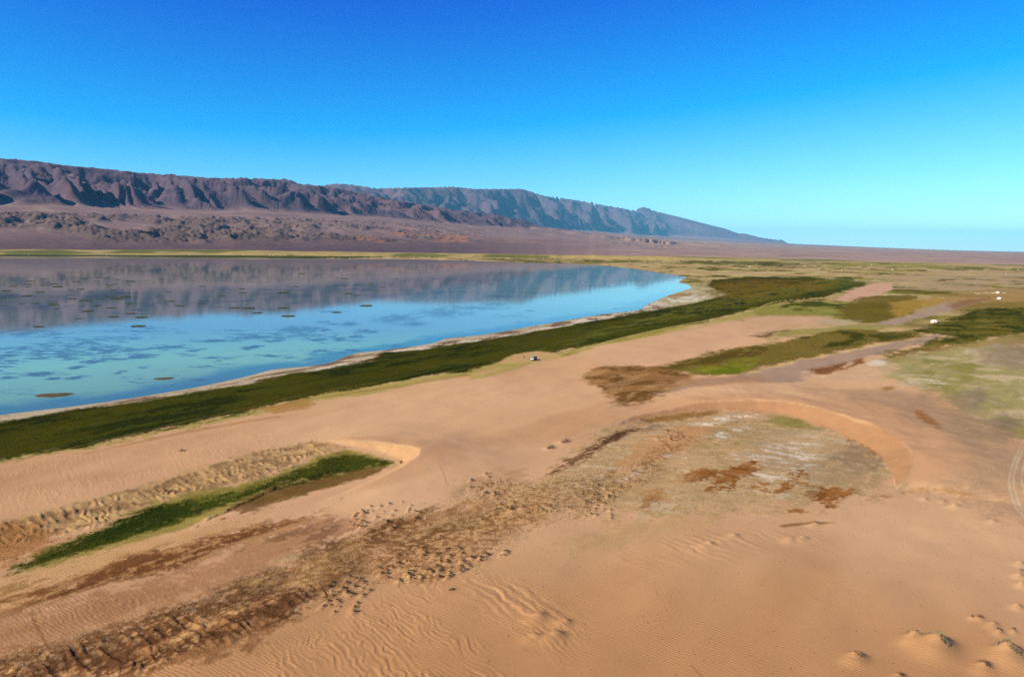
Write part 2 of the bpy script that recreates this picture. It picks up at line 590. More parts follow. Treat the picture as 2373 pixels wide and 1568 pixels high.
def grid_object(name, X, Y, Z, mat, cols=None, attr="cover", smooth=True, keep=None):
    nr, nc = X.shape
    me = bpy.data.meshes.new(name)
    co = np.stack([X.ravel(), Y.ravel(), Z.ravel()], 1).astype(np.float32)
    idx = np.arange(nr * nc).reshape(nr, nc)
    q = np.stack([idx[:-1, :-1], idx[:-1, 1:], idx[1:, 1:], idx[1:, :-1]], -1).reshape(-1, 4)
    if keep is not None:
        kk = (keep[:-1, :-1] | keep[:-1, 1:] | keep[1:, 1:] | keep[1:, :-1]).ravel()
        q = q[kk]
        used = np.zeros(nr * nc, bool)
        used[q.ravel()] = True
        remap = np.cumsum(used) - 1
        q = remap[q]
        co = co[used]
        if cols is not None:
            cols = cols.reshape(nr * nc, -1)[used]
    # orient upwards
    a, b, c = co[q[0, 0]], co[q[0, 1]], co[q[0, 2]]
    if np.cross(b - a, c - b)[2] < 0:
        q = q[:, ::-1]
    nv, nf = len(co), len(q)
    me.vertices.add(nv)
    me.vertices.foreach_set("co", co.ravel())
    me.loops.add(nf * 4)
    me.loops.foreach_set("vertex_index", np.ascontiguousarray(q, np.int32).ravel())
    me.polygons.add(nf)
    me.polygons.foreach_set("loop_start", np.arange(0, nf * 4, 4, dtype=np.int32))
    if smooth:
        me.polygons.foreach_set("use_smooth", np.ones(nf, bool))
    me.update(calc_edges=True)
    if cols is not None:
        at = me.attributes.new(attr, 'FLOAT_COLOR', 'POINT')
        at.data.foreach_set("color", np.ascontiguousarray(cols.reshape(-1, 4), np.float32).ravel())
    me.materials.append(mat)
    o = bpy.data.objects.new(name, me)
    COL.objects.link(o)
    return o


# ----------------------------------------------------------------- GROUND
D_SEAM = 3900.0
dep = np.linspace(43.0 * D2R, math.atan(CAM_H / D_SEAM), 760)
azs = np.linspace(-43, 43, 1120) * D2R
DD = CAM_H / np.tan(dep)
GX = DD[:, None] * np.sin(azs)[None, :]
GY = DD[:, None] * np.cos(azs)[None, :]
SEAM_Z = None


def fan_height(X, Y):
    """rise of the stony plain beyond the lake"""
    R = np.hypot(X, Y)
    return np.where(R > 3300, 0.0, 0.0)


GZ = height(GX, GY)
RIB = RIBS[0]
fx, fy = GX.ravel(), GY.ravel()
NV = fx.size
CO = np.zeros((NV, 4), np.float32)
FR = np.hypot(fx, fy)
nA = fbm(fx, fy, 55, 4, 61).astype(np.float32)
nB = fbm(fx, fy, 14, 4, 62).astype(np.float32)
nC = fbm(fx, fy, 3.5, 3, 63).astype(np.float32)
fa, fb = along(fx, fy), across(fx, fy)
nS = fbm(fa * 0.22, fb, 5.0, 4, 64).astype(np.float32)      # streaks down the wind
nT = fbm(fa * 0.3, fb, 22.0, 4, 65).astype(np.float32)
nF = fbm(fx, fy, 220, 4, 66).astype(np.float32)
_sa, _sb = fx * math.cos(0.3) - fy * math.sin(0.3), fx * math.sin(0.3) + fy * math.cos(0.3)
nG = fbm(_sa * 0.22, _sb, 2.6, 4, 69).astype(np.float32)     # long thin streaks
nD = fbm(fx, fy, 1.1, 3, 67).astype(np.float32)
nG = nG * 0.72 + nD * 0.38 + 0.2 * nB
nE = fbm(fa * 0.3, fb, 1.6, 3, 68).astype(np.float32)        # fine streaks
_w = sstep(420, 200, FR).astype(np.float32)
nS = nS * (1 - 0.45 * _w) + (nD * 0.35 + nE * 0.6) * _w
nB = nB * (1 - 0.25 * _w) + (nD * 0.35 + nE * 0.35) * _w


def rgba(c, sand=0.0):
    return np.array([*alb(*c), sand], np.float32)


def blend(i, a, col):
    a = np.clip(a, 0, 1)[:, None].astype(np.float32)
    CO[i] = CO[i] * (1 - a) + col * a


def paint(pts, col, edge=4.0, wig=4.0, sand=0.0, op=1.0, patch=None, pn=None, pw=0.12, world=False, rough=None):
    """lay one kind of ground cover over a patch of ground with a ragged edge"""
    w = np.asarray(pts, float) if world else place(pts)[:, :2]
    mg = edge + wig * 1.6 + 2
    lo, hi = w.min(0) - mg, w.max(0) + mg
    i = np.nonzero((fx > lo[0]) & (fx < hi[0]) & (fy > lo[1]) & (fy < hi[1]))[0]
    if len(i) == 0:
        return
    s = poly_sdf(fx[i], fy[i], w)
    n = nB[i] * 0.8 + nA[i] * 0.4 + nC[i] * 0.5 + nS[i] * 0.8 + nD[i] * 0.3 if rough is None else rough[i]
    s = s + n * wig
    a = sstep(edge, -edge, s) * op
    if patch is not None:
        f = (nS if pn is None else pn)[i]
        a = a * sstep(patch - pw, patch + pw, f)
    blend(i, a, rgba(col, sand))


def stroke(pts, col, half, edge=1.0, wig=1.0, sand=0.0, op=1.0, patch=None, pn=None, world=False):
    w = smooth_line(np.asarray(pts, float) if world else place(pts)[:, :2], 4)
    mg = half + edge + wig + 2
    lo, hi = w.min(0) - mg, w.max(0) + mg
    i = np.nonzero((fx > lo[0]) & (fx < hi[0]) & (fy > lo[1]) & (fy < hi[1]))[0]
    if len(i) == 0:
        return
    d, _, _ = line_near(fx[i], fy[i], w)
    a = sstep(half + edge, half - edge, d + wig * nB[i]) * op
    if patch is not None:
        f = (nS if pn is None else pn)[i]
        a = a * sstep(patch - 0.15, patch + 0.15, f)
    blend(i, a, rgba(col, sand))


SAND = (213, 164, 124)
SAND_P = (206, 160, 124)
SAND_D = (186, 132, 85)
GRAVEL = (166, 138, 120)
GREEN_D = (42, 47, 7)
GREEN = (74, 74, 16)
GREEN_L = (140, 132, 60)
YELLOW = (170, 152, 78)
OLIVE = (116, 98, 38)
BROWN = (120, 84, 42)
BROWN_D = (88, 58, 34)
RUST = (150, 92, 44)
SALT = (226, 208, 190)
MUD = (136, 108, 84)
STEPPE = (178, 154, 102)
PLAIN = (168, 137, 122)

# base: sand, lightly pinker and darker in places
CO[:] = rgba(SAND, 1.0)
blend(slice(None), sstep(-0.1, 0.5, nA) * 0.5, rgba(SAND_P, 1.0))
blend(slice(None), sstep(-0.05, 0.5, nT) * 0.55, rgba((190, 140, 100), 1.0))
blend(slice(None), sstep(0.0, 0.45, nF + 0.4 * nA) * 0.5, rgba((224, 178, 136), 1.0))
blend(slice(None), sstep(0.0, 0.45, -nF - 0.4 * nA) * 0.4, rgba((194, 144, 106), 1.0))
# near foreground is a browner sand
dn = sstep(190, 105, FR) * sstep(-0.9, 0.3, nA + 0.4)
blend(slice(None), dn * 0.75, rgba(SAND_D, 1.0))

# ---- the far flats: steppe, grass streaks, plain
far_t = sstep(560, 760, FR + 160 * nT)
sd_m, ss_m, _ = line_near(fx, fy, meadow_edge)
flat = np.maximum(far_t * sstep(-40, 160, fx + 90), sstep(1800, 2300, FR))
blend(slice(None), flat * 0.85, rgba((176, 148, 104), 0.1))
i = np.nonzero(FR > 600)[0]
gs = fbm(fx[i], fy[i] * 1.3, 130, 5, 71)
gs2 = fbm(fx[i], fy[i], 45, 4, 72)
ft = sstep(620, 900, FR[i])
blend(i, ft * sstep(-0.1, 0.3, gs) * 0.75, rgba(GREEN_L, 0))
blend(i, ft * sstep(0.1, 0.32, gs * 0.7 + gs2 * 0.5) * 0.85, rgba(OLIVE, 0))
blend(i, ft * sstep(0.2, 0.36, gs * 0.5 + gs2 * 0.8) * 0.9, rgba((76, 74, 30), 0))
blend(i, ft * sstep(0.16, 0.42, -gs2 * 0.8 - gs * 0.2) * 0.7, rgba((205, 182, 128), 0.2))
# right-hand gravel flats
paint([(2040, 640), (2150, 628), (2280, 626), (2560, 632), (2560, 676), (2372, 676), (2250, 676), (2120, 672), (2040, 660)], (176, 148, 120), 20, 45, 0.3, 0.6, -0.2, nT)
paint([(2100, 700), (2180, 684), (2300, 668), (2560, 672), (2560, 712), (2372, 712), (2240, 716), (2150, 716)], (164, 128, 78), 15, 25, 0.1, 0.8)
paint([(1560, 602), (1960, 604), (1960, 613), (1750, 615), (1560, 612)], (84, 82, 36), 60, 140, 0, 0.85, -0.05, nF)
paint([(1100, 600), (1400, 602), (1560, 607), (1400, 612), (1200, 607)], (100, 96, 40), 40, 90, 0, 0.8, -0.1, nF)
paint([(1900, 612), (2050, 610), (2290, 618), (2290, 628), (2050, 630), (1900, 622)], (150, 138, 76), 30, 90, 0, 0.8, -0.1, nF)
paint([(2220, 618), (2290, 619), (2288, 626), (2225, 626)], (104, 100, 46), 20, 40, 0, 0.8)
# plain beyond
paint([(-600, 583), (0, 586), (300, 588), (480, 589), (480, 592), (300, 591), (0, 589), (-600, 586)], (64, 70, 26), 30, 60, 0, 0.85)
paint([(240, 591), (480, 589), (640, 592), (900, 596), (700, 600), (560, 599), (300, 596)], (56, 64, 22), 30, 60, 0, 0.9)
paint([(-600, 579), (0, 582), (500, 584), (900, 588), (900, 591), (500, 587), (0, 585), (-600, 582)], (176, 146, 84), 40, 90, 0, 0.8, -0.1, nF)
PB_PX = [(-600, 574), (0, 577.5), (500, 580), (900, 585), (1200, 589), (1482, 593), (1700, 596), (1857, 599.5), (2045, 607), (2232, 611), (2372, 614.5), (2700, 622)]
pb = place(PB_PX)[:, :2]
far_poly = np.vstack([pb, [[90000, 3000], [90000, 90000], [-90000, 90000], [-90000, 3000]]])
paint(far_poly, PLAIN, 60, 120, 0.25, 1.0, world=True)
paint([(2060, 592), (2200, 598), (2372, 602), (2700, 608), (2700, 612), (2372, 606), (2200, 605)], (146, 116, 108), 50, 160, 0.2, 0.7)

# ---- meadow along the lake
MEADOW = [(-500, 1040), (-200, 1005), (0, 977), (203, 946), (406, 916), (575, 889), (677, 865), (741, 858), (853, 836), (877, 818), (978, 809), (1080, 795), (1174, 780),
          (1229, 771), (1300, 758), (1384, 743), (1486, 722), (1544, 714), (1600, 704), (1690, 682), (1640, 664), (1650, 648), (1750, 641), (1900, 645), (2005, 655), (1960, 672), (1905, 689), (1830, 697),
          (1780, 707), (1700, 727), (1620, 748), (1544, 760), (1400, 792), (1300, 812), (1283, 820), (1147, 840), (1080, 859), (978, 873), (843, 897), (741, 913), (575, 951), (406, 988), (203, 1033), (0, 1060), (-500, 1160)]
# olive fringe on its dune side
FRINGE = [(-500, 1160), (0, 1058), (203, 1031), (406, 986), (575, 949), (741, 911), (843, 895), (978, 871), (1080, 857), (1147, 836), (1290, 818), (1400, 790), (1544, 758), (1640, 745), (1760, 718),
          (1770, 724), (1640, 758), (1544, 774), (1400, 800), (1300, 828), (1160, 853), (1080, 870), (978, 888), (843, 915), (741, 930), (575, 962), (406, 996), (203, 1040), (0, 1066), (-500, 1170)]
paint(FRINGE, YELLOW, 2.5, 4, 0.2, 0.85)
paint([(1290, 816), (1400, 788), (1544, 757), (1544, 770), (1400, 797), (1300, 826)], (142, 126, 48), 3, 4, 0, 0.8, -0.2)
# shore mud and salt between meadow and water
SHORE = [(p[0], p[1] - 3) for p in LAKE_NEAR if p[0] < 1590] + [(1640, 664), (1690, 682), (1600, 706), (1544, 717), (1486, 724), (1384, 746), (1300, 761), (1229, 774), (1174, 783), (1080, 798), (978, 812), (877, 822), (853, 839), (741, 862), (677, 868), (575, 892), (406, 919), (203, 949), (0, 980), (-500, 1045)]
paint(SHORE, (158, 132, 108), 2, 1.5, 0.1)
paint(SHORE, (196, 176, 150), 2, 2, 0.1, 0.8, 0.05, nS)
paint(SHORE, (104, 80, 62), 2, 2, 0.0, 0.75, 0.2, -nS)
d_l = poly_sdf(fx, fy, lake_poly)
blend(slice(None), sstep(7, 1, d_l + 3 * nB) * 0.75, rgba((92, 72, 62), 0))
paint([(700, 862), (770, 845), (850, 830), (900, 812), (1000, 800), (1100, 785), (1200, 772), (1240, 766), (1180, 781), (1080, 797), (978, 811), (880, 820), (853, 838), (741, 861)], SALT, 1.5, 2.5, 0.2, 0.7, -0.05, nS)
paint([(1240, 765), (1330, 742), (1440, 725), (1530, 695), (1600, 672), (1660, 672), (1640, 690), (1560, 708), (1480, 722), (1400, 738), (1310, 757)], SALT, 2.5, 5, 0.2, 0.6, 0.0, nS)
paint([(1510, 690), (1560, 672), (1600, 655), (1660, 655), (1690, 680), (1650, 700), (1560, 712)], (184, 168, 126), 8, 14, 0.1, 0.7)
paint([(1545, 690), (1580, 682), (1640, 686), (1620, 698), (1560, 702)], (224, 212, 196), 4, 8, 0.2, 0.8, -0.1, nB)
paint([(1535, 686), (1590, 678), (1610, 684), (1560, 692)], (140, 108, 66), 4, 6, 0.0, 0.7)
paint(MEADOW, (80, 76, 26), 4, 6, 0.0, 0.8)
paint(MEADOW, GREEN_D, 3.0, 4.5, 0.0, 1.0)
paint([(900, 870), (1080, 845), (1300, 800), (1544, 755), (1800, 700), (2005, 655), (1900, 645), (1650, 648), (1690, 684), (1544, 717), (1300, 770), (1080, 815)], (84, 80, 26), 12, 14, 0.0, 0.7, -0.2, nT)
paint([(1620, 655), (1750, 645), (1870, 650), (1890, 664), (1760, 672), (1640, 668)], (112, 78, 24), 20, 24, 0, 0.85, -0.25, nB)
paint([(1640, 676), (1760, 668), (1860, 674), (1850, 690), (1740, 700), (1650, 694)], (122, 100, 36), 16, 20, 0, 0.7, -0.1, nB)
paint([(1890, 650), (1960, 642), (2010, 655), (1960, 674), (1910, 672)], (72, 84, 26), 12, 12, 0, 0.75, -0.2, nB)
paint(MEADOW, (70, 72, 20), 2, 2, 0.0, 0.7, 0.0, nS)
paint(MEADOW, (76, 70, 20), 2, 2, 0.0, 0.6, 0.05, nT)
paint([(1250, 815), (1544, 745), (1800, 692), (2005, 655), (1900, 645), (1700, 690), (1544, 722), (1350, 775)], (112, 108, 44), 8, 10, 0, 0.6, -0.05, nS)
paint([(1640, 660), (1800, 648), (1960, 650), (1900, 672), (1740, 690), (1620, 690)], (120, 96, 34), 16, 20, 0, 0.6, -0.1, nT)
# van clearing
paint([(1150, 842), (1185, 822), (1242, 813), (1288, 817), (1302, 826), (1240, 838)], (200, 158, 108), 2, 2, 0.8)
paint([(1090, 872), (1180, 850), (1230, 838), (1220, 845), (1150, 866), (1090, 880)], YELLOW, 2, 3, 0.3, 0.7)
# wheel tracks in the meadow
stroke([(-60, 1086), (203, 1028), (406, 981), (575, 944), (741, 906), (880, 885)], (120, 100, 56), 0.5, 0.5, 0.6, 0.2, 0.55)
stroke([(575, 952), (741, 921), (900, 898), (1080, 868)], (150, 104, 62), 1.0, 0.8, 1.0, 0.4, 0.6)
stroke([(200, 1050), (406, 1006), (520, 985), (640, 965)], (160, 112, 66), 1.2, 1.2, 1.5, 0.5, 0.5)
paint([(600, 945), (700, 925), (730, 930), (720, 942), (640, 958)], (170, 112, 56), 2, 3, 0.4, 0.6)
stroke([(1230, 838), (1330, 812), (1482, 773), (1613, 747), (1745, 719), (1767, 709), (1805, 698), (1913, 688), (1980, 672), (2015, 657), (1988, 650), (1970, 638)], (186, 164, 98), 1.3, 1.0, 0.8, 0.2, 0.9)

# ---- sand flats and grass of the right middle distance
paint([(1936, 696), (1966, 675), (2022, 656), (2067, 656), (2070, 670), (2034, 682), (2020, 690), (2037, 697), (1970, 698)], (206, 160, 132), 3, 4, 0.8)
paint([(1740, 718), (1810, 700), (1910, 698), (2030, 700), (2120, 700), (2110, 735), (2007, 752), (1940, 738), (1880, 735), (1800, 735), (1740, 728)], GREEN_L, 6, 10, 0.0, 0.9)
paint([(1800, 712), (1830, 698), (1900, 698), (1925, 705), (2026, 702), (2060, 706), (2060, 716), (1925, 715), (1850, 722)], (62, 66, 22), 3, 8, 0.0, 0.9, -0.15, nT)
paint([(1989, 688), (2060, 684), (2120, 684), (2139, 705), (2110, 733), (2007, 750), (1955, 742), (1940, 722)], (108, 90, 34), 6, 9, 0.0, 0.9)
paint([(1870, 735), (1990, 742), (1960, 754), (1880, 745)], (186, 166, 136), 5, 7, 0.2, 0.7)
paint([(2060, 700), (2160, 690), (2200, 696), (2130, 716), (2080, 738)], (176, 140, 66), 5, 8, 0.1, 0.7)
paint([(2200, 716), (2260, 702), (2372, 698), (2560, 700), (2560, 716), (2372, 714), (2262, 716), (2220, 726)], (130, 108, 50), 6, 9, 0, 0.8)
paint([(1955, 756), (2022, 758), (2082, 751), (2139, 736), (2195, 721), (2255, 704), (2195, 700), (2139, 716), (2097, 732), (2040, 748)], (172, 144, 124), 3, 5, 0.5, 0.95)
paint([(2190, 706), (2240, 694), (2300, 690), (2250, 706), (2210, 716)], (140, 100, 72), 5, 6, 0.2, 0.8)
# pale flat around the sand (slightly pink)
paint([(1482, 790), (1620, 752), (1680, 745), (1790, 730), (1920, 732), (1925, 742), (1820, 758), (1745, 776), (1640, 806), (1482, 850), (1400, 846), (1380, 820)], (212, 165, 132), 8, 8, 0.9, 0.7)
paint([(1735, 778), (1800, 764), (1845, 764), (1820, 775), (1775, 783)], (92, 68, 36), 5, 6, 0, 0.85, -0.25, nS)
paint([(1805, 768), (1850, 762), (1990, 752), (2100, 755), (2050, 764), (1850, 778), (1790, 786)], (150, 140, 72), 6, 8, 0.1, 0.8)
WEDGE = [(1500, 856), (1595, 833), (1670, 811), (1780, 797), (1839, 784), (1895, 770), (1970, 762), (2040, 768), (2120, 766), (2145, 780), (2045, 793), (1951, 812), (1857, 831), (1782, 849), (1722, 867), (1632, 868), (1600, 862), (1520, 861)]
paint(WEDGE, OLIVE, 4, 6, 0.0, 0.95)
paint([(1501, 853), (1560, 842), (1670, 815), (1780, 800), (1780, 815), (1690, 835), (1600, 850), (1530, 860)], (92, 72, 28), 5, 6, 0, 0.85, -0.3, nS)
paint([(1590, 860), (1640, 840), (1720, 828), (1760, 832), (1740, 858), (1650, 868)], (128, 128, 36), 4, 6, 0, 0.75, -0.2, nB)
paint([(1640, 862), (1690, 848), (1722, 852), (1710, 866), (1655, 869)], (96, 110, 22), 2, 3, 0, 0.7, -0.1, nB)
paint([(1839, 790), (1895, 772), (1970, 768), (2020, 775), (2000, 792), (1940, 803), (1860, 802)], (58, 62, 20), 3, 8, 0, 0.9, -0.12, nT)
paint([(1990, 775), (2060, 770), (2120, 772), (2120, 780), (2040, 788)], (64, 66, 22), 3, 6, 0, 0.8, -0.2, nT)
stroke([(1722, 869), (1857, 834), (1970, 815), (2120, 785)], (196, 176, 92), 1.2, 1.2, 1.5, 0.1, 0.7)
LANE = [(1480, 905), (1600, 885), (1722, 868), (1857, 834), (1970, 815), (2120, 785), (2187, 771), (2195, 776), (2120, 802), (2045, 822), (1970, 838), (1880, 864), (1870, 884), (1800, 886), (1700, 884), (1600, 900), (1500, 925), (1430, 945), (1420, 925)]
paint(LANE, (168, 138, 120), 3, 5, 0.6, 0.9)
# right green
RG = [(2115, 768), (2176, 751), (2232, 728), (2262, 715), (2372, 713), (2640, 716), (2640, 775), (2372, 770), (2307, 782), (2251, 797), (2176, 805), (2105, 815), (2070, 830), (2040, 826), (2120, 803), (2195, 777)]
paint(RG, (82, 80, 26), 4, 7, 0.0, 0.95)
paint(RG, (56, 60, 16), 4, 7, 0.0, 0.85, -0.02, nT)
paint(RG, (134, 112, 46), 4, 7, 0.0, 0.6, 0.14, nB)
paint([(2045, 822), (2120, 805), (2200, 798), (2260, 788), (2372, 772), (2560, 775), (2560, 800), (2372, 800), (2200, 830), (2100, 842), (2020, 846)], (134, 118, 60), 6, 8, 0, 0.75)
paint([(2060, 822), (2150, 806), (2220, 800), (2180, 812), (2100, 826)], (130, 86, 44), 4, 5, 0, 0.6)
YG = [(2040, 850), (2120, 822), (2220, 806), (2372, 802), (2600, 806), (2600, 1010), (2372, 1015), (2300, 990), (2240, 955), (2160, 905), (2080, 884), (2030, 872)]
paint(YG, (178, 158, 112), 8, 10, 0.2, 0.9)
paint(YG, (158, 146, 88), 6, 10, 0.0, 0.65, -0.02, nB)
paint(YG, (206, 180, 144), 6, 10, 0.2, 0.6, 0.14, -nB)
paint(YG, (136, 128, 60), 6, 10, 0.0, 0.6, 0.2, nT)
paint([(2281, 812), (2340, 797), (2600, 796), (2600, 860), (2372, 856), (2300, 846)], (150, 124, 106), 8, 10, 0.3, 0.7)
paint([(2195, 930), (2213, 908), (2280, 900), (2310, 915), (2300, 942), (2230, 948)], (140, 118, 96), 6, 7, 0.4, 0.75)
paint([(2250, 1010), (2262, 975), (2345, 962), (2380, 975), (2372, 1015), (2300, 1030)], (136, 114, 94), 6, 7, 0.4, 0.75)
paint([(2320, 1000), (2372, 970), (2600, 975), (2600, 1020), (2372, 1018)], (166, 148, 72), 4, 6, 0.1, 0.8, -0.1, nS)
paint([(2160, 900), (2290, 1000), (2372, 1050), (2600, 1060), (2600, 1150), (2300, 1120), (2190, 1060), (2150, 1000), (2180, 960)], (176, 146, 106), 10, 10, 0.5, 0.8)
paint([(2180, 1000), (2290, 1000), (2372, 1050), (2372, 1120), (2280, 1110), (2200, 1060)], (150, 126, 92), 8, 9, 0.3, 0.5, 0.0, nB)
paint([(1900, 905), (2050, 900), (2180, 930), (2372, 1030), (2600, 1060), (2600, 1230), (2372, 1200), (2200, 1130), (2130, 1080), (2120, 1000), (2050, 940)], (180, 142, 112), 14, 16, 0.6, 0.7)
RUSTY = [(1876, 857), (1913, 850), (1951, 842), (1996, 830), (2006, 838), (1951, 857), (1920, 868), (1885, 872)]

paint([(1880, 878), (1920, 866), (1960, 852), (2010, 832), (2060, 838), (2090, 852), (2060, 872), (2000, 882), (1940, 886)], (206, 166, 132), 3, 4, 0.4, 0.7)
paint(RUSTY, (150, 98, 60), 2.5, 5, 0.0, 0.8, -0.3, nS)
paint(RUSTY, (122, 72, 40), 2, 5, 0.0, 0.7, -0.05, nS)
paint([(1896, 872), (1945, 865), (1950, 869), (1900, 876)], (228, 208, 188), 1, 2.5, 0.3, 0.8, -0.2, nS)
paint([(2007, 842), (2030, 832), (2052, 836), (2045, 846), (2015, 848)], (226, 204, 182), 1.5, 2.5, 0.3, 0.8)
paint([(2082, 878), (2130, 862), (2180, 866), (2190, 892), (2130, 900), (2090, 896)], (220, 196, 168), 4, 7, 0.2, 0.7, 0.06, nG, 0.08)
paint([(2110, 955), (2135, 950), (2180, 990), (2172, 998), (2140, 975)], (164, 104, 52), 1.5, 2.5, 0.2, 0.85, -0.1, nC)
paint([(2041, 897), (2066, 895), (2070, 902), (2048, 905)], (168, 116, 60), 1.5, 2, 0.2, 0.8)
# brown heath at the centre right
HEATH = [(1350, 878), (1390, 850), (1470, 846), (1560, 858), (1600, 868), (1590, 885), (1545, 905), (1500, 930), (1440, 940), (1415, 915), (1390, 898)]
paint(HEATH, (150, 104, 58), 3, 5, 0.1, 0.9)
paint(HEATH, (110, 74, 38), 3, 5, 0.0, 0.85, 0.03, nB)
paint(HEATH, (190, 146, 98), 3, 5, 0.4, 0.5, 0.22, -nS)
paint([(1540, 890), (1640, 872), (1760, 872), (1800, 884), (1700, 890), (1600, 902)], (182, 132, 96), 4, 5, 0.6, 0.6)

# ---- floor behind the big slip face
BASIN = [(1250, 1110), (1300, 1070), (1400, 1005), (1480, 967), (1560, 957), (1640, 949), (1760, 951), (1850, 965), (1950, 1001), (2020, 1036), (2056, 1078), (2040, 1110), (1980, 1150), (1880, 1180), (1700, 1190), (1500, 1205), (1350, 1180), (1260, 1140)]
paint(BASIN, (190, 152, 108), 5, 7, 0.35, 0.9)
paint(BASIN, (168, 134, 88), 5, 7, 0.1, 0.6, 0.02, nG)
paint(BASIN, (224, 200, 172), 5, 7, 0.1, 0.45, 0.22, nG, 0.06)
paint(BASIN, (146, 104, 66), 5, 7, 0.1, 0.5, 0.24, -nG, 0.06)
paint(BASIN, (208, 170, 130), 5, 7, 0.3, 0.5, 0.08, -nG)
paint([(1560, 1000), (1700, 975), (1850, 975), (1920, 1000), (1800, 1040), (1640, 1060), (1500, 1080)], (160, 132, 80), 5, 8, 0.1, 0.55, -0.05, nG)
paint([(1480, 968), (1560, 958), (1650, 950), (1660, 958), (1590, 972), (1500, 978)], (140, 96, 44), 2, 3, 0, 0.85)
paint([(1800, 962), (1850, 967), (1940, 1000), (1900, 1000), (1830, 992), (1790, 975)], (140, 128, 64), 3, 4, 0, 0.8)
paint([(1610, 985), (1650, 968), (1700, 957), (1760, 958), (1770, 966), (1700, 972), (1640, 990)], (236, 216, 196), 1.5, 3, 0.2, 0.85, 0.02, nG, 0.06)
paint([(1750, 1015), (1830, 995), (1930, 990), (1960, 1010), (1930, 1060), (1860, 1090), (1780, 1085), (1730, 1050)], (192, 164, 132), 6, 9, 0.2, 0.6, -0.15, nG)
paint([(1700, 1060), (1850, 1010), (1900, 1005), (1900, 1080), (1850, 1115), (1740, 1110)], (228, 208, 188), 2, 5, 0.2, 0.75, 0.1, nG, 0.06)
paint([(1630, 1005), (1680, 1000), (1700, 1012), (1660, 1020)], (230, 214, 198), 1.5, 4, 0.2, 0.8, 0.05, nG, 0.06)
paint([(1520, 1052), (1585, 1045), (1590, 1060), (1540, 1060)], (238, 222, 206), 1.2, 3, 0.2, 0.85, 0.0, nG, 0.06)
paint([(1690, 990), (1740, 985), (1745, 995), (1700, 1000)], (234, 216, 200), 1.2, 3, 0.2, 0.8, 0.0, nG, 0.06)
paint([(1935, 1060), (1955, 1030), (1990, 1022), (2035, 1045), (2042, 1075), (1990, 1085), (1945, 1078)], (150, 122, 94), 5, 6, 0.2, 0.75)
paint([(1955, 1092), (2010, 1080), (2040, 1085), (2020, 1100), (1960, 1104)], (170, 146, 74), 2, 4, 0.1, 0.6, 0.0, nS)
paint([(1958, 1006), (1972, 1004), (2010, 1022), (2036, 1048), (2030, 1058), (2008, 1038), (1982, 1022), (1966, 1030)], (162, 104, 46), 1, 1.8, 0, 0.9, -0.2, nC)
paint([(1840, 1090), (1880, 1060), (1990, 1080), (2040, 1110), (1990, 1140), (1880, 1130)], (160, 132, 100), 4, 5, 0.3, 0.5)
paint([(1425, 1075), (1500, 1020), (1580, 990), (1640, 990), (1600, 1030), (1530, 1060), (1450, 1100)], (200, 142, 96), 4, 6, 0.4, 0.8)
for q in ([(1583, 1112), (1600, 1095), (1640, 1088), (1662, 1093), (1640, 1108), (1600, 1120)], [(1650, 1118), (1690, 1090), (1750, 1072), (1752, 1090), (1715, 1110), (1680, 1128)],
          [(1632, 1137), (1660, 1122), (1700, 1118), (1708, 1128), (1680, 1143)], [(1782, 1142), (1810, 1122), (1850, 1112), (1862, 1122), (1830, 1136), (1800, 1146)],
          [(1872, 1142), (1900, 1126), (1972, 1136), (1966, 1148), (1940, 1155), (1930, 1175), (1895, 1170), (1880, 1155)], [(1482, 1178), (1480, 1148), (1510, 1128), (1540, 1132), (1532, 1160), (1500, 1185)],
          [(1735, 1128), (1760, 1118), (1780, 1122), (1760, 1134)], [(1818, 1182), (1850, 1180), (1890, 1183), (1860, 1188), (1825, 1188)], [(1835, 1100), (1860, 1088), (1865, 1105), (1842, 1112)],
          [(1700, 1085), (1745, 1065), (1760, 1075), (1720, 1095)]):
    paint(q, (158, 100, 50), 1.0, 3.2, 0.0, 0.95, -0.45, nS)
    paint(q, (116, 70, 34), 0.8, 3.0, 0.0, 0.6, 0.05, nC)
paint([(1245, 1102), (1275, 1083), (1360, 1040), (1430, 1000), (1478, 993), (1445, 1010), (1402, 1030), (1372, 1056), (1322, 1082), (1290, 1102)], (122, 84, 56), 1.2, 2.6, 0.0, 0.95, -0.35, nS)
paint([(1330, 1060), (1430, 1004), (1470, 996), (1440, 1008), (1380, 1045)], (84, 56, 40), 0.8, 2, 0.0, 0.8, -0.1, nS)
paint([(1480, 970), (1560, 985), (1500, 1000), (1450, 990)], (136, 104, 82), 2, 4, 0.1, 0.6, 0.0, nS)
paint([(1250, 1180), (1330, 1130), (1450, 1090), (1520, 1080), (1560, 1120), (1480, 1190), (1330, 1220)], (192, 150, 104), 6, 9, 0.3, 0.7)
paint([(1290, 1180), (1380, 1120), (1460, 1090), (1480, 1160), (1370, 1200)], (160, 130, 84), 3, 5, 0, 0.4, 0.08, nB)
paint([(1380, 1100), (1440, 1080), (1500, 1090), (1440, 1130)], (222, 202, 180), 2, 4, 0.2, 0.6, 0.1, nS)

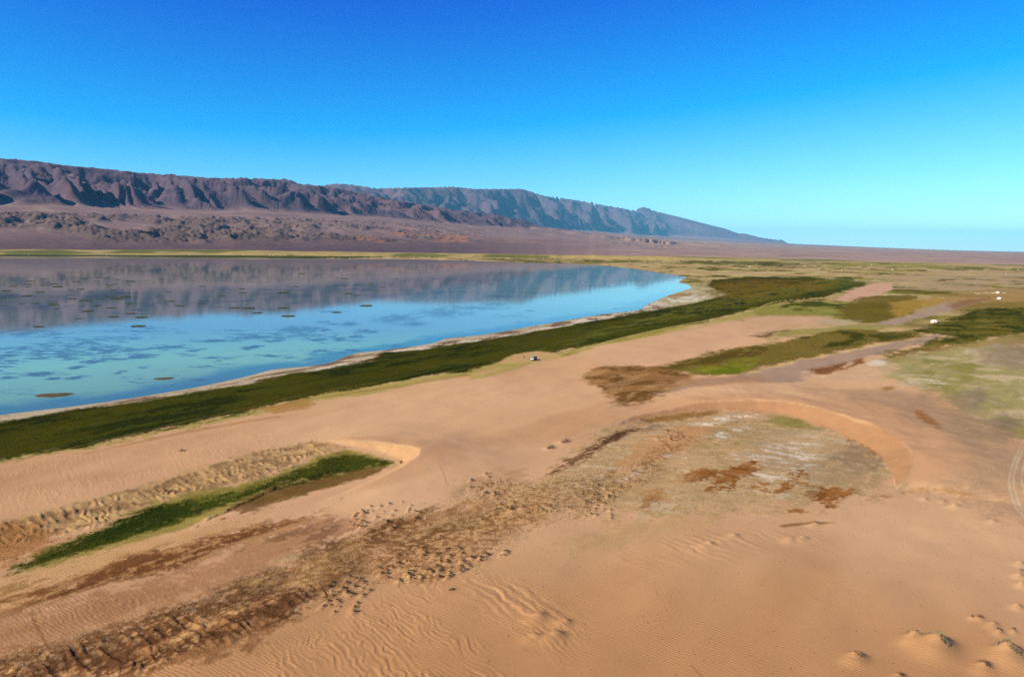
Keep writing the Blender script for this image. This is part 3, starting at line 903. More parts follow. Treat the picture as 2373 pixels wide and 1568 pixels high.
# ---- hollow on the left
paint(TREAD, (184, 146, 98), 2, 3, 0.3, 0.85)
paint(TREAD, (142, 106, 74), 2, 3, 0.1, 0.7, 0.05, nC)
paint([(-200, 1285), (0, 1212), (100, 1208), (160, 1240), (60, 1296), (-200, 1420)], (166, 112, 66), 3, 4, 0.1, 0.8)
paint([(-200, 1420), (10, 1330), (180, 1290), (300, 1258), (430, 1228), (505, 1200), (600, 1200), (480, 1260), (300, 1320), (100, 1390), (-200, 1500)], (202, 154, 106), 3, 4, 0.6, 0.8)
paint([(-200, 1420), (10, 1340), (180, 1300), (300, 1270), (260, 1330), (60, 1400), (-200, 1500)], (146, 108, 64), 3, 4, 0.1, 0.7, 0.08, nS)
paint(HOLLOW, (146, 128, 60), 1.5, 1.5, 0.0, 0.9)
paint([(8, 1334), (48, 1304), (148, 1256), (259, 1212), (351, 1172), (443, 1156), (554, 1136), (628, 1110), (700, 1082), (800, 1050), (868, 1056), (912, 1073), (850, 1085), (760, 1100), (640, 1130), (554, 1160), (480, 1185), (425, 1210), (296, 1248), (185, 1283), (55, 1322)], (62, 68, 20), 1.2, 2.0, 0.0, 0.95, -0.42, nS)
paint([(180, 1262), (259, 1215), (351, 1175), (443, 1165), (530, 1150), (480, 1180), (380, 1215), (260, 1250)], (40, 54, 14), 1.2, 2.5, 0.0, 0.8, -0.1, nB)
paint([(443, 1150), (554, 1128), (628, 1104), (690, 1082), (620, 1118), (540, 1150), (450, 1180)], (122, 118, 46), 1.5, 2, 0, 0.6, -0.05, nB)
paint([(530, 1180), (560, 1160), (640, 1128), (740, 1100), (917, 1074), (850, 1106), (740, 1136), (640, 1166), (560, 1192)], (112, 78, 44), 1.5, 2, 0.0, 0.85)
paint([(640, 1128), (740, 1092), (850, 1068), (905, 1072), (800, 1096), (700, 1126)], (50, 52, 18), 1.5, 3, 0.0, 0.85, -0.15, nB)
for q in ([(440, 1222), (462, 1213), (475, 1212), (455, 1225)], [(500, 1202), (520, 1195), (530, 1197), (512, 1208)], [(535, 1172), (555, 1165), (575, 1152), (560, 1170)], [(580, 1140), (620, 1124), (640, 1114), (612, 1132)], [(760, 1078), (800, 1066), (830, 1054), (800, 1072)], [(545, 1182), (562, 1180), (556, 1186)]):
    paint(q, (26, 22, 16), 0.5, 0.9, 0.0, 0.9, 0.02, nD)  # near-black bank: wet soil, with the overhang's shadow painted in
paint([(303, 1318), (351, 1292), (462, 1262), (560, 1235), (650, 1215), (740, 1180), (800, 1150), (760, 1176), (690, 1206), (600, 1235), (500, 1268), (406, 1312), (222, 1360), (80, 1410), (-40, 1440), (60, 1390), (200, 1350)], (138, 90, 46), 2, 3, 0.0, 0.9)
paint([(303, 1320), (351, 1298), (462, 1284), (500, 1272), (406, 1314), (222, 1358), (60, 1404), (180, 1352)], (92, 58, 34), 1.5, 2.5, 0.0, 0.85, -0.25, nS)
paint([(350, 1300), (480, 1262), (600, 1225), (700, 1200), (600, 1240), (450, 1288)], (204, 162, 106), 1.2, 2.5, 0.4, 0.7, 0.14, nS)
paint([(-200, 1480), (0, 1400), (100, 1380), (130, 1400), (0, 1450), (-200, 1540)], (120, 82, 54), 2, 3, 0.1, 0.7, 0.0, nS)
paint([(-100, 1460), (140, 1400), (406, 1325), (600, 1262), (800, 1200), (850, 1190), (800, 1235), (665, 1290), (462, 1370), (314, 1415), (100, 1470), (-100, 1520)], (184, 134, 98), 4, 5, 0.9, 0.8)
BAND2 = [(-250, 1590), (0, 1524), (185, 1476), (314, 1431), (400, 1400), (462, 1385), (554, 1342), (665, 1306), (720, 1268), (803, 1246), (860, 1262), (840, 1310), (803, 1352), (720, 1392), (628, 1452), (480, 1515), (332, 1552), (148, 1582), (-250, 1720)]
paint(BAND2, (146, 98, 62), 2, 4, 0.2, 0.85)
paint(BAND2, (98, 64, 42), 2, 4, 0.0, 0.9, -0.2, nS)
paint([(185, 1478), (314, 1433), (462, 1388), (554, 1344), (665, 1308), (720, 1272), (800, 1252), (830, 1290), (740, 1330), (600, 1370), (462, 1400), (314, 1448)], (96, 66, 44), 3, 4, 0.0, 0.75, -0.3, nS)
paint(BAND2, (206, 158, 104), 2, 4, 0.6, 0.8, 0.16, nB)
paint([(520, 1270), (640, 1235), (700, 1220), (690, 1240), (600, 1280), (530, 1292)], (132, 92, 60), 1.5, 3, 0.1, 0.7, -0.1, nS)
paint([(200, 1480), (260, 1455), (310, 1448), (280, 1472), (220, 1490)], (112, 80, 52), 1.5, 2, 0.1, 0.7)
paint([(0, 1520), (80, 1490), (110, 1500), (40, 1540), (-60, 1560)], (100, 70, 44), 1.5, 3, 0.1, 0.7, -0.1, nS)
paint([(-200, 1470), (0, 1412), (60, 1405), (0, 1436), (-200, 1500)], (118, 84, 54), 1.5, 2, 0.1, 0.6, -0.1, nS)
paint([(640, 1300), (690, 1282), (700, 1290), (655, 1310)], (196, 168, 128), 1, 2, 0.3, 0.8)

LB = [(262, 1312), (297, 1285), (420, 1258), (490, 1237), (612, 1215), (690, 1210), (630, 1232), (560, 1263), (490, 1290), (420, 1320), (332, 1338), (289, 1338), (175, 1355), (87, 1381), (-60, 1420), (-60, 1400), (131, 1364)]
paint(LB, (150, 98, 60), 2, 4, 0.1, 0.9)
paint(LB, (112, 70, 42), 2, 4, 0.0, 0.8, -0.1, nS)
paint(LB, (196, 150, 98), 1.5, 3, 0.3, 0.7, 0.24, -nS)
paint([(-60, 1450), (120, 1410), (300, 1362), (440, 1320), (560, 1275), (700, 1220), (760, 1210), (720, 1262), (560, 1335), (440, 1385), (300, 1430), (-60, 1525)], (178, 128, 92), 5, 6, 0.9, 0.85)
paint([(-60, 1450), (120, 1410), (300, 1362), (440, 1320), (560, 1275), (560, 1335), (300, 1430), (-60, 1525)], (156, 108, 74), 5, 6, 0.6, 0.45, 0.0, nS)
rib_a = sstep(0.4, 0.8, RIB) * 0.9
blend(slice(None), rib_a, rgba((212, 168, 118), 0.6))
rib_d = sstep(0.02, 0.12, RIB) * sstep(0.4, 0.2, RIB) * 0.35
blend(slice(None), rib_d, rgba((112, 78, 50), 0.1))

# ---- tufted belt through the middle
paint([(780, 1262), (835, 1235), (930, 1195), (1010, 1170), (1090, 1165), (1060, 1200), (960, 1250), (860, 1280)], (150, 104, 60), 2, 4, 0.2, 0.85)
paint([(800, 1262), (880, 1232), (960, 1212), (940, 1240), (860, 1272)], (122, 82, 44), 2, 3, 0, 0.6, -0.1, nS)
paint([(930, 1240), (1000, 1190), (1100, 1160), (1250, 1140), (1330, 1150), (1290, 1200), (1150, 1260), (1020, 1290), (950, 1280)], (178, 132, 86), 4, 6, 0.3, 0.8)
paint([(950, 1250), (1010, 1205), (1120, 1180), (1230, 1170), (1200, 1225), (1060, 1270)], (126, 94, 56), 3, 5, 0.0, 0.7, 0.04, nB)
paint([(1100, 1160), (1180, 1120), (1300, 1110), (1330, 1140), (1220, 1170)], (186, 148, 98), 4, 6, 0.2, 0.7)
paint([(1060, 1170), (1130, 1150), (1160, 1165), (1100, 1190)], (170, 112, 56), 2, 4, 0.2, 0.6)
paint([(860, 1270), (940, 1260), (1080, 1275), (1110, 1330), (1040, 1360), (900, 1345), (860, 1310)], (190, 136, 88), 4, 6, 0.6, 0.6)
paint([(735, 1270), (830, 1275), (870, 1310), (850, 1370), (760, 1400), (735, 1350)], (140, 98, 56), 3, 5, 0.2, 0.6, -0.05, nB)
paint([(1000, 1150), (1080, 1110), (1200, 1080), (1250, 1100), (1150, 1130), (1050, 1165)], (184, 140, 102), 4, 6, 0.7, 0.6)
paint([(960, 1170), (1060, 1130), (1040, 1150), (980, 1180)], (176, 150, 124), 3, 5, 0.5, 0.5)
paint([(1280, 1260), (1420, 1210), (1560, 1195), (1700, 1195), (1600, 1225), (1450, 1260), (1330, 1290)], (180, 146, 96), 5, 6, 0.6, 0.5)
stroke([(2020, 1158), (2100, 1140), (2180, 1135), (2260, 1150)], (168, 116, 66), 0.9, 1.0, 2.5, 0.3, 0.6, -0.1, nC)
stroke([(1812, 1218), (1860, 1213), (1930, 1210)], (138, 92, 50), 0.5, 0.5, 0.6, 0.3, 0.8)
for bp_ in BELTS[:1]:
    paint(bp_, (132, 92, 58), 3, 5, 0.1, 0.6, 0.06, nD)
    paint(bp_, (206, 162, 118), 3, 5, 0.3, 0.35, 0.12, -nD)
paint([(790, 1240), (900, 1200), (960, 1185), (960, 1215), (880, 1250), (800, 1265)], (112, 72, 46), 3, 4, 0.1, 0.8, -0.2, nD)
paint([(600, 1250), (700, 1220), (790, 1205), (820, 1225), (740, 1262), (640, 1285)], (126, 86, 60), 3, 5, 0.1, 0.7, -0.15, nS)
paint([(835, 1270), (900, 1240), (1000, 1220), (1090, 1215), (1040, 1250), (930, 1290), (850, 1300)], (120, 80, 50), 3, 5, 0.1, 0.65, -0.1, nD)
# cart tracks by the right edge, footpath at the left
for off in (0.0, 1.6, 4.6, 6.2):
    w = place([(2395, 850), (2372, 868), (2363, 885), (2362, 902), (2372, 925), (2386, 950)])[:, :2]
    stroke(w + np.array([off, off * 0.2]), (206, 180, 156), 0.2, 0.3, 0.3, 0.4, 0.8, world=True)
    w = place([(2384, 1000), (2362, 1040), (2345, 1080), (2338, 1112), (2344, 1150), (2360, 1182), (2380, 1206)])[:, :2]
    stroke(w + np.array([off * 0.9, off * 0.2]), (208, 180, 150), 0.18, 0.25, 0.25, 0.4, 0.85, world=True)
stroke([(72, 1412), (78, 1436), (92, 1465), (112, 1500)], (128, 84, 52), 0.14, 0.22, 0.1, 0.6, 0.8)
stroke([(1010, 1062), (1022, 1085), (1030, 1105), (1034, 1120)], (160, 112, 72), 0.14, 0.22, 0.1, 0.7, 0.6)
stroke([(1600, 1540), (1625, 1565), (1640, 1585)], (150, 100, 64), 0.1, 0.15, 0.1, 0.7, 0.7)

# slip faces painted darker than the open sand to hold down their sunlit brightness
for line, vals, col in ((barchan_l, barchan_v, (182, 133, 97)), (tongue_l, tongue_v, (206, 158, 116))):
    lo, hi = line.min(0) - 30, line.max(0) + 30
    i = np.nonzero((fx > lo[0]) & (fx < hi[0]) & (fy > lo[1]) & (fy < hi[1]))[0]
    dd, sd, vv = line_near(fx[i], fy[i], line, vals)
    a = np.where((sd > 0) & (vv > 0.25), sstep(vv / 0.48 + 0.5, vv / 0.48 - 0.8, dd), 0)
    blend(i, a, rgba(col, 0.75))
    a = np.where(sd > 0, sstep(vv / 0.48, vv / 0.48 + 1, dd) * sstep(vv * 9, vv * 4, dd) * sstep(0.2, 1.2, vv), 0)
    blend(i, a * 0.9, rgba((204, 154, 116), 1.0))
# lake floor
blend(slice(None), sstep(1.5, -3, d_l), rgba((70, 66, 50), 0))

MAT_GROUND = ground_material()
ground = grid_object("ground", GX, GY, GZ, MAT_GROUND, CO)
tag(ground, "sandy lakeside ground with dunes, dark meadow and salt flats", kind="structure")

# ----------------------------------------------------------------- MOUNTAINS (two ranges grown by stream erosion, then meshed)
RANGE_AZ = 25.0 * D2R
EU = np.array([math.sin(RANGE_AZ), math.cos(RANGE_AZ)])
EV = np.array([-math.cos(RANGE_AZ), math.sin(RANGE_AZ)])


def erode(U0, U1, V0, V1, cell, seed, steps, K):
    """heights of a mountain ridge between two plains, cut by its own streams; crest near 1"""
    nu, nv = int((U1 - U0) / cell), int((V1 - V0) / cell)
    uu, vv = np.meshgrid(np.arange(nu) * cell, np.arange(nv) * cell, indexing='ij')
    t = vv / (V1 - V0)
    W = V1 - V0
    up = sstep(0.0, 0.10, t + 0.07 * fbm(uu, vv, W * 0.4, 3, seed)) * sstep(1.0, 0.9, t) * (1 + 0.55 * fbm(uu, vv, W * 0.3, 3, seed + 1))
    up = np.maximum(up, 0.05)
    h = (3 * np.random.default_rng(seed).random((nu, nv)) + 20 * (1 - np.abs(2 * t - 1)) + 6 * fbm(uu, vv, W * 0.12, 4, seed + 2)).astype(np.float64)
    h[:, 0] = 0
    h[:, -1] = 0
    n = nu * nv
    ids = np.arange(n).reshape(nu, nv)
    offs = [(-1, -1), (-1, 0), (-1, 1), (0, -1), (0, 1), (1, -1), (1, 0), (1, 1)]
    for it in range(steps):
        best = np.zeros((nu, nv))
        rec = ids.copy()
        dist = np.full((nu, nv), cell)
        hp = np.pad(h, 1, constant_values=1e9)
        for (a, b) in offs:
            L = cell * math.hypot(a, b)
            s = (h - hp[1 + a:1 + a + nu, 1 + b:1 + b + nv]) / L
            m = s > best
            best = np.where(m, s, best)
            rec = np.where(m, np.roll(np.roll(ids, -a, 0), -b, 1), rec)
            dist = np.where(m, L, dist)
        rec[:, 0] = ids[:, 0]
        rec[:, -1] = ids[:, -1]
        ol = np.argsort(h.ravel(), kind='stable').tolist()
        r = rec.ravel().tolist()
        A = [1.0] * n
        for k in reversed(ol):
            q = r[k]
            if q != k:
                A[q] += A[k]
        F = (K * np.sqrt(np.array(A)) * cell / dist.ravel()).tolist()
        hh = h + up * 60.0
        hh[:, 0] = 0
        hh[:, -1] = 0
        hl = hh.ravel().tolist()
        for k in ol:
            q = r[k]
            if q != k and hl[q] < hl[k]:
                f = F[k]
                hl[k] = (hl[k] + f * hl[q]) / (1 + f)
        h = np.array(hl).reshape(nu, nv)
        hp = np.pad(h, 1, mode='edge')
        h = h + 0.04 * (hp[2:, 1:-1] + hp[:-2, 1:-1] + hp[1:-1, 2:] + hp[1:-1, :-2] - 4 * h)
        h[:, 0] = 0
        h[:, -1] = 0
    ref = h.max(axis=1)
    w = max(5, int(W * 0.5 / cell)) | 1
    ref = np.convolve(np.pad(ref, w // 2, mode='edge'), np.ones(w) / w, mode='valid')
    return h / ref[:, None]


F_RANGE = (1400.0, 20500.0, 5200.0, 10700.0, 50.0)
B_RANGE = (8500.0, 72000.0, 12800.0, 19400.0, 92.0)
HM_F = erode(*F_RANGE, 181, 34, 0.34)
HM_B = erode(*B_RANGE, 281, 34, 0.30)
for _ in range(7):                       # weathered rounding of the sharpest crests
    _p = np.pad(HM_B, 1, mode="edge")
    HM_B = 0.4 * HM_B + 0.15 * (_p[2:, 1:-1] + _p[:-2, 1:-1] + _p[1:-1, 2:] + _p[1:-1, :-2])
_p = np.pad(HM_F, 1, mode='edge')
HM_F = 0.6 * HM_F + 0.1 * (_p[2:, 1:-1] + _p[:-2, 1:-1] + _p[1:-1, 2:] + _p[1:-1, :-2])


def relief(u, t, HM, rng):
    U0, U1, V0, V1, cell = rng
    L = (V1 - V0) * 0.11
    w1 = fbm(u.ravel(), (t * (V1 - V0)).ravel(), L * 2.2, 3, int(V0) % 89).reshape(u.shape)
    w2 = fbm(u.ravel(), (t * (V1 - V0)).ravel(), L * 1.6, 3, int(V0) % 83).reshape(u.shape)
    u = u + w1 * L * 1.7
    t = t + w2 * 0.09 * sstep(0.0, 0.15, t)
    nu, nv = HM.shape
    v = V0 + (V1 - V0) * t
    a = np.clip((u - U0) / cell, 0, nu - 1.001)
    b = np.clip((v - V0) / cell, 0, nv - 1.001)
    i, j = a.astype(int), b.astype(int)
    p, q = a - i, b - j
    return (HM[i, j] * (1 - p) + HM[i + 1, j] * p) * (1 - q) + (HM[i, j + 1] * (1 - p) + HM[i + 1, j + 1] * p) * q


SKY_F = [(-700, 340), (-300, 355), (-100, 362), (0, 367), (70, 372), (150, 383), (250, 392), (330, 401), (400, 405), (500, 413), (600, 415), (670, 417), (690, 427), (740, 432), (780, 438), (830, 449), (870, 458), (940, 470), (1000, 482),
         (1080, 496), (1160, 508), (1240, 522), (1290, 534), (1330, 541)]
SKY_B = [(-700, 380), (300, 420), (600, 430), (720, 434), (745, 431), (765, 427), (790, 426), (830, 430), (870, 437), (900, 436),
         (1000, 434), (1050, 433), (1100, 438), (1150, 438), (1210, 438), (1250, 451), (1270, 456), (1300, 459), (1340, 465), (1400, 476), (1450, 484), (1468, 489), (1490, 479), (1520, 490), (1570, 502), (1620, 515),
         (1680, 530), (1710, 541), (1725, 541), (1760, 550), (1800, 556), (1845, 563), (1900, 566.5), (2000, 571.5), (2100, 576), (2200, 579.5), (2372, 584), (2900, 588)]
FOOT_F = [(-700, 474), (0, 480), (150, 479), (300, 488), (430, 494), (560, 494), (700, 500), (880, 508), (1000, 520), (1150, 530), (1290, 539), (1500, 556), (1700, 564), (1845, 570), (2100, 578), (2372, 585), (2900, 590)]
FOOT_B = [(-700, 468), (0, 474), (300, 482), (560, 488), (880, 500), (1150, 522), (1290, 533), (1500, 546), (1700, 556), (1845, 565.5), (1900, 567.5), (2000, 572), (2100, 576), (2200, 579.5), (2372, 584), (2900, 588)]


def az_el(pts):
    p = np.asarray(pts, float)
    d = ray(p[:, 0], p[:, 1])
    return np.arctan2(d[:, 0], d[:, 1]), np.arctan2(d[:, 2], np.hypot(d[:, 0], d[:, 1]))


maz = np.linspace(-46, 43, 960) * D2R


def prof(pts, soft=0):
    a, e = az_el(pts)
    r = np.interp(maz, a, e)
    if soft:
        r = np.convolve(np.pad(r, soft, mode='edge'), np.ones(2 * soft + 1) / (2 * soft + 1), mode='valid')
    return r


sky_f, sky_b, foot_f, foot_b = prof(SKY_F), prof(SKY_B), prof(FOOT_F, 14), prof(FOOT_B, 10)
cosv = np.maximum(np.cos(maz + 65 * D2R), 0.01)


def soft_min(a, b, k):
    return -k * np.log(np.exp(-a / k) + np.exp(-b / k))


df0 = soft_min(F_RANGE[2] / cosv, 26000.0, 1500)
df1 = np.maximum(soft_min(F_RANGE[3] / cosv, 34000.0, 1500), df0 + 1500)
db0 = np.maximum(soft_min(B_RANGE[2] / cosv, 54000.0, 2500), df1 + 600)
db1 = np.maximum(soft_min(B_RANGE[3] / cosv, 64000.0, 2500), db0 + 2500)
on_f = sstep(5.2, 3.0, maz / D2R)
on_b = sstep(20.8, 18.5, maz / D2R) * sstep(-22, -19, maz / D2R)
zf = np.maximum(np.tan(foot_f) * df0 + CAM_H, 2.0)
zb = np.maximum(np.tan(foot_b) * db0 + CAM_H, zf + 1.0)
na_ = len(maz)
lin_ = lambda n: np.linspace(0, 1, n + 1)[1:, None]
Ra = 1 / (1 / D_SEAM + (1 / df0 - 1 / D_SEAM)[None, :] * np.linspace(0, 1, 150)[:, None])
Rb = df0 + (df1 - df0) * lin_(190)
Rc = df1 + (db0 - df1) * lin_(24)
Rd = db0 + (db1 - db0) * lin_(110)
R = np.vstack([Ra, Rb, Rc, Rd])
MX = R * np.sin(maz)[None, :]
MY = R * np.cos(maz)[None, :]
tb = (R - D_SEAM) / (df0 - D_SEAM)[None, :]
t2 = np.clip((R - df0[None, :]) / (db0 - df0)[None, :], 0, 1)
fan = np.where(tb < 1, zf[None, :] * np.clip(tb, 0, 1) ** 1.22, zf + (zb - zf) * t2 + 0 * R)
MU = MX * EU[0] + MY * EU[1]
MU_F = 1400.0 + (MU - 1400.0) * 1.12       # spurs sit closer together than the grown model
MU_B = 8500.0 + (MU - 8500.0) * 1.1
rel_f = relief(MU_F, (R - df0) / (df1 - df0), HM_F, F_RANGE) * on_f[None, :]
rel_b = relief(MU_B, (R - db0) / (db1 - db0), HM_B, B_RANGE) * on_b[None, :]


def fit(rel, el, w=3):
    need = np.tan(el)[None, :] * R + CAM_H - fan
    ratio = np.where(rel > 0.3, need / np.maximum(rel, 0.3), 1e9)
    S = ratio.min(0)
    S = np.where(S > 1e8, np.nan, S)
    ok = ~np.isnan(S)
    S = np.interp(np.arange(na_), np.nonzero(ok)[0], S[ok]) if ok.any() else np.zeros(na_)
    S = np.clip(S, 0, 4500)
    return np.convolve(np.pad(S, w, mode='edge'), np.ones(2 * w + 1) / (2 * w + 1), mode='valid')


S_f, S_b = fit(rel_f, sky_f), fit(rel_b, sky_b, 2)
rel = np.maximum(rel_f, rel_b)
fine = ridged(MX, MY, 240, 5, 91, 0.62)
fine2 = ridged(MX, MY, 620, 3, 92, 0.5)
crest = 1 - 0.7 * sstep(0.62, 0.98, rel)
hf = rel_f * S_f[None, :] + (80 * fine + 110 * fine2) * sstep(0.02, 0.3, rel_f) * crest
hb = rel_b * S_b[None, :] + (60 * fine * crest ** 2 + 130 * fine2 * crest ** 2) * sstep(0.02, 0.3, rel_b) * sstep(0.0, 0.2, on_b)[None, :]


def trim(h, rel, el, w=4):
    need = np.tan(el)[None, :] * R + CAM_H - fan
    r = np.where(rel > 0.3, need / np.maximum(h, 1.0), 9.0).min(0)
    r = np.where(r > 8, 1.0, r)
    r = np.clip(np.convolve(np.pad(r, w, mode='edge'), np.ones(2 * w + 1) / (2 * w + 1), mode='valid'), 0.3, 1.6)
    return h * r[None, :]


MZ = fan + trim(hf, rel_f, sky_f) + trim(hb, rel_b, sky_b, 2)
# foothill badlands on the fan
maz_d = (maz / D2R)[None, :]
bad = sstep(0.20, 0.34, tb) * sstep(0.92, 0.74, tb) * sstep(6, -8, maz_d)
bx, by = MX * 0.8 + MY * 0.35, MY * 0.6 - MX * 0.3
bad_n = ridged(bx, by, 130, 5, 95, 0.62)
bm = sstep(-0.34, 0.12, fbm(MX, MY, 620, 3, 96) + 0.10)
bad = bad * bm
badh = np.maximum(bad_n - 0.05, 0)
MZ += bad * badh * 62 * (0.35 + 0.65 * sstep(8, -26, maz_d))
# washes on the fan
wash = fbm(np.tile(maz * 3000, (R.shape[0], 1)) + 0.15 * R, R * 0.12, 60, 4, 97)
MZ += wash * 3 * sstep(0.02, 0.2, tb) * (tb < 1.02) * sstep(8, -4, maz_d)
rows = np.arange(R.shape[0])[:, None]
seam_drop = sstep(3, 0, rows.astype(float))
MZ = MZ * (1 - seam_drop) - 1.0 * seam_drop

# colour by rock and slope: steep faces are dark slate, gentle ones and screes paler
gy_, gx_ = np.gradient(MZ, axis=0), np.gradient(MZ, axis=1)
dr = np.maximum(np.gradient(R, axis=0), 1)
da = np.maximum(R * np.gradient(maz)[None, :], 1)
slope = np.hypot(gy_ / dr, gx_ / da)
mx, my = MX.ravel(), MY.ravel()
m1 = fbm(mx, my, 1500, 4, 101).reshape(R.shape)
m2 = fbm(mx, my, 260, 4, 102).reshape(R.shape)
MC = np.zeros((*R.shape, 4), np.float32)
MC[:] = rgba((150, 120, 116))


def mblend(a, col):
    global MC
    a = np.clip(a, 0, 1)[..., None].astype(np.float32)
    MC = MC * (1 - a) + rgba(col) * a


mblend(sstep(2, 14, maz_d) * (tb < 1.2) + 0 * R, (176, 142, 128))
mblend(sstep(0.6, 0.1, tb) * sstep(9, -6, maz_d) * 0.9, (94, 72, 78))      # dark stony lower fan
mblend(sstep(-0.1, 0.4, m2) * 0.4 * (tb < 1), (110, 86, 88))
mblend(sstep(0.1, 0.5, wash) * 0.35 * sstep(0.3, 0.6, tb) * (tb < 1.05), (176, 148, 134))
rock = sstep(0.03, 0.12, rel)
mblend(rock, (118, 94, 108))
mblend(rock * sstep(0.32, 0.62, slope + 0.15 * m2) * 0.8, (86, 70, 90))
mblend(rock * sstep(0.0, 0.35, m1) * 0.4, (124, 90, 98))
mblend(rock * sstep(0.1, 0.45, -m1) * 0.35, (100, 90, 104))
mblend(sstep(0.02, 0.2, bad * badh) * sstep(0.12, 0.4, slope) * 0.7, (96, 82, 78))
orange = sstep(0.02, 0.2, bad) * sstep(-14 * D2R, -8 * D2R, maz)[None, :] * sstep(0.62, 0.42, tb) * sstep(0.0, 0.3, m2 + 0.1)
mblend(orange * sstep(0.0, 0.25, m2) * 0.6, (178, 120, 92))
el_b = prof(PB_PX, 4)[None, :]
el_v = np.arctan((MZ - CAM_H) / R)
stp = sstep(0.0006, -0.0006, el_v - el_b + 0.0012 * fbm(mx, my, 420, 3, 121).reshape(R.shape)) * (tb < 0.9)
mblend(stp, (176, 150, 92))
mblend(stp * sstep(-0.05, 0.25, m2), (112, 108, 44))
MC[..., 3] = rock

mm = bpy.data.materials.new("desert_rock")
mm.use_nodes = True
nt = mm.node_tree
b = nt.nodes["Principled BSDF"]
b.inputs["Roughness"].default_value = 0.95
b.inputs["Specular IOR Level"].default_value = 0.05
at = nt.nodes.new("ShaderNodeAttribute")
at.attribute_name = "cover"
tc = nt.nodes.new("ShaderNodeTexCoord")
n1 = noise_node(nt, tc.outputs["Object"], 0.006, 5, 0.6)
n2 = noise_node(nt, tc.outputs["Object"], 0.03, 3, 0.55)
f = math_node(nt, 'ADD', math_node(nt, 'MULTIPLY', math_node(nt, 'SUBTRACT', n1, 0.5), 0.8), math_node(nt, 'MULTIPLY', math_node(nt, 'SUBTRACT', n2, 0.5), 0.6))
f = math_node(nt, 'ADD', f, 1.0)
vm = nt.nodes.new("ShaderNodeVectorMath")
vm.operation = 'SCALE'
nt.links.new(at.outputs["Color"], vm.inputs[0])
nt.links.new(f, vm.inputs["Scale"])
nt.links.new(vm.outputs[0], b.inputs["Base Color"])
bp = nt.nodes.new("ShaderNodeBump")
bp.inputs["Strength"].default_value = 0.9
bp.inputs["Distance"].default_value = 1.0
hh = math_node(nt, 'ADD', math_node(nt, 'MULTIPLY', n1, math_node(nt, 'ADD', math_node(nt, 'MULTIPLY', at.outputs["Alpha"], 9.0), 2.0)), math_node(nt, 'MULTIPLY', n2, math_node(nt, 'ADD', math_node(nt, 'MULTIPLY', at.outputs["Alpha"], 1.5), 0.5)))
nt.links.new(hh, bp.inputs["Height"])
nt.links.new(bp.outputs[0], b.inputs["Normal"])
mountains = grid_object("mountain_range", MX, MY, MZ, mm, MC)
tag(mountains, "dark purple-brown desert mountains rising behind the lake", kind="structure")

# plain underneath everything, out to the horizon and behind the viewer
pm = new_mat("stony_plain", tuple(alb(160, 128, 116)), 0.95, 0.05)
speckle(pm, 0.004, 0.25, 4)
me = bpy.data.meshes.new("plain")
NR = 48
vs, fs = [(0, 0, -6.0)], []
for k, rad in enumerate((3000, 20000, 110000)):
    for j in range(NR):
        a = 2 * math.pi * j / NR
        vs.append((rad * math.sin(a), rad * math.cos(a), -6.0))
for j in range(NR):
    fs.append((0, 1 + (j + 1) % NR, 1 + j))
for k in range(2):
    for j in range(NR):
        a, b2 = 1 + k * NR + j, 1 + k * NR + (j + 1) % NR
        fs.append((a, b2, b2 + NR, a + NR))
me.from_pydata(vs, [], fs)
me.materials.append(pm)
me.update()
plain = bpy.data.objects.new("plain", me)
COL.objects.link(plain)
tag(plain, "pale stony plain running out to the horizon", kind="structure")

# ----------------------------------------------------------------- LAKE
WEED = []       # (x, y, half length, half depth) of weed mats in the water, world metres
C4 = 0.3379
for (cx, cy, w_, h_, off) in ((1140, 700, 250, 30, 0), (750, 722, 170, 44, 0), (690, 790, 190, 36, 0), (250, 882, 330, 28, 0), (60, 905, 130, 30, 0), (1470, 655, 300, 22, 0), (1720, 632, 260, 26, 0), (1900, 650, 130, 26, 0), (1730, 700, 120, 24, 0),
                               (1340, 720, 130, 24, 0), (960, 765, 190, 40, 0), (250, 777, 100, 22, 0), (540, 838, 110, 26, 0), (345, 692, 80, 24, 0), (2170, 648, 150, 20, 0), (2060, 578, 290, 50, 0), (530, 905, 130, 22, 0), (370, 912, 80, 22, 0), (820, 870, 80, 18, 0),
                               (955, 442, 100, 12, 0), (250, 420, 140, 14, 0), (1020, 415, 80, 10, 0), (1690, 382, 90, 10, 0), (2030, 400, 90, 12, 0), (2240, 455, 120, 14, 0), (2200, 525, 100, 14, 0), (40, 815, 100, 20, 0), (1500, 790, 60, 14, 0), (990, 835, 80, 16, 0), (2300, 540, 120, 14, 0),
                               (840, 460, 360, 60, 1), (520, 500, 260, 60, 1), (640, 540, 180, 30, 1), (230, 625, 110, 26, 1), (330, 590, 180, 28, 1), (1050, 430, 420, 30, 1), (1200, 405, 160, 20, 1), (1370, 523, 50, 8, 1), (1440, 450, 60, 10, 1), (80, 455, 220, 14, 1), (30, 580, 70, 20, 1), (20, 645, 80, 16, 1), (200, 540, 130, 30, 1), (1250, 352, 200, 16, 1), (840, 323, 80, 8, 1)):
    px = cx * C4 + (741 if off else 0)
    py = 568 + cy * C4
    hw, hh_ = w_ * C4 / 2, h_ * C4 / 2
    (x0, y0), (x1, y1), (x2, y2), (x3, y3) = gp([(px - hw, py), (px + hw, py), (px, py - hh_), (px, py + hh_)], -0.3)
    WEED.append(((x0 + x1) / 2, (y0 + y1) / 2, math.hypot(x1 - x0, y1 - y0) / 2, math.hypot(x3 - x2, y3 - y2) / 2, math.atan2(y1 - y0, x1 - x0)))

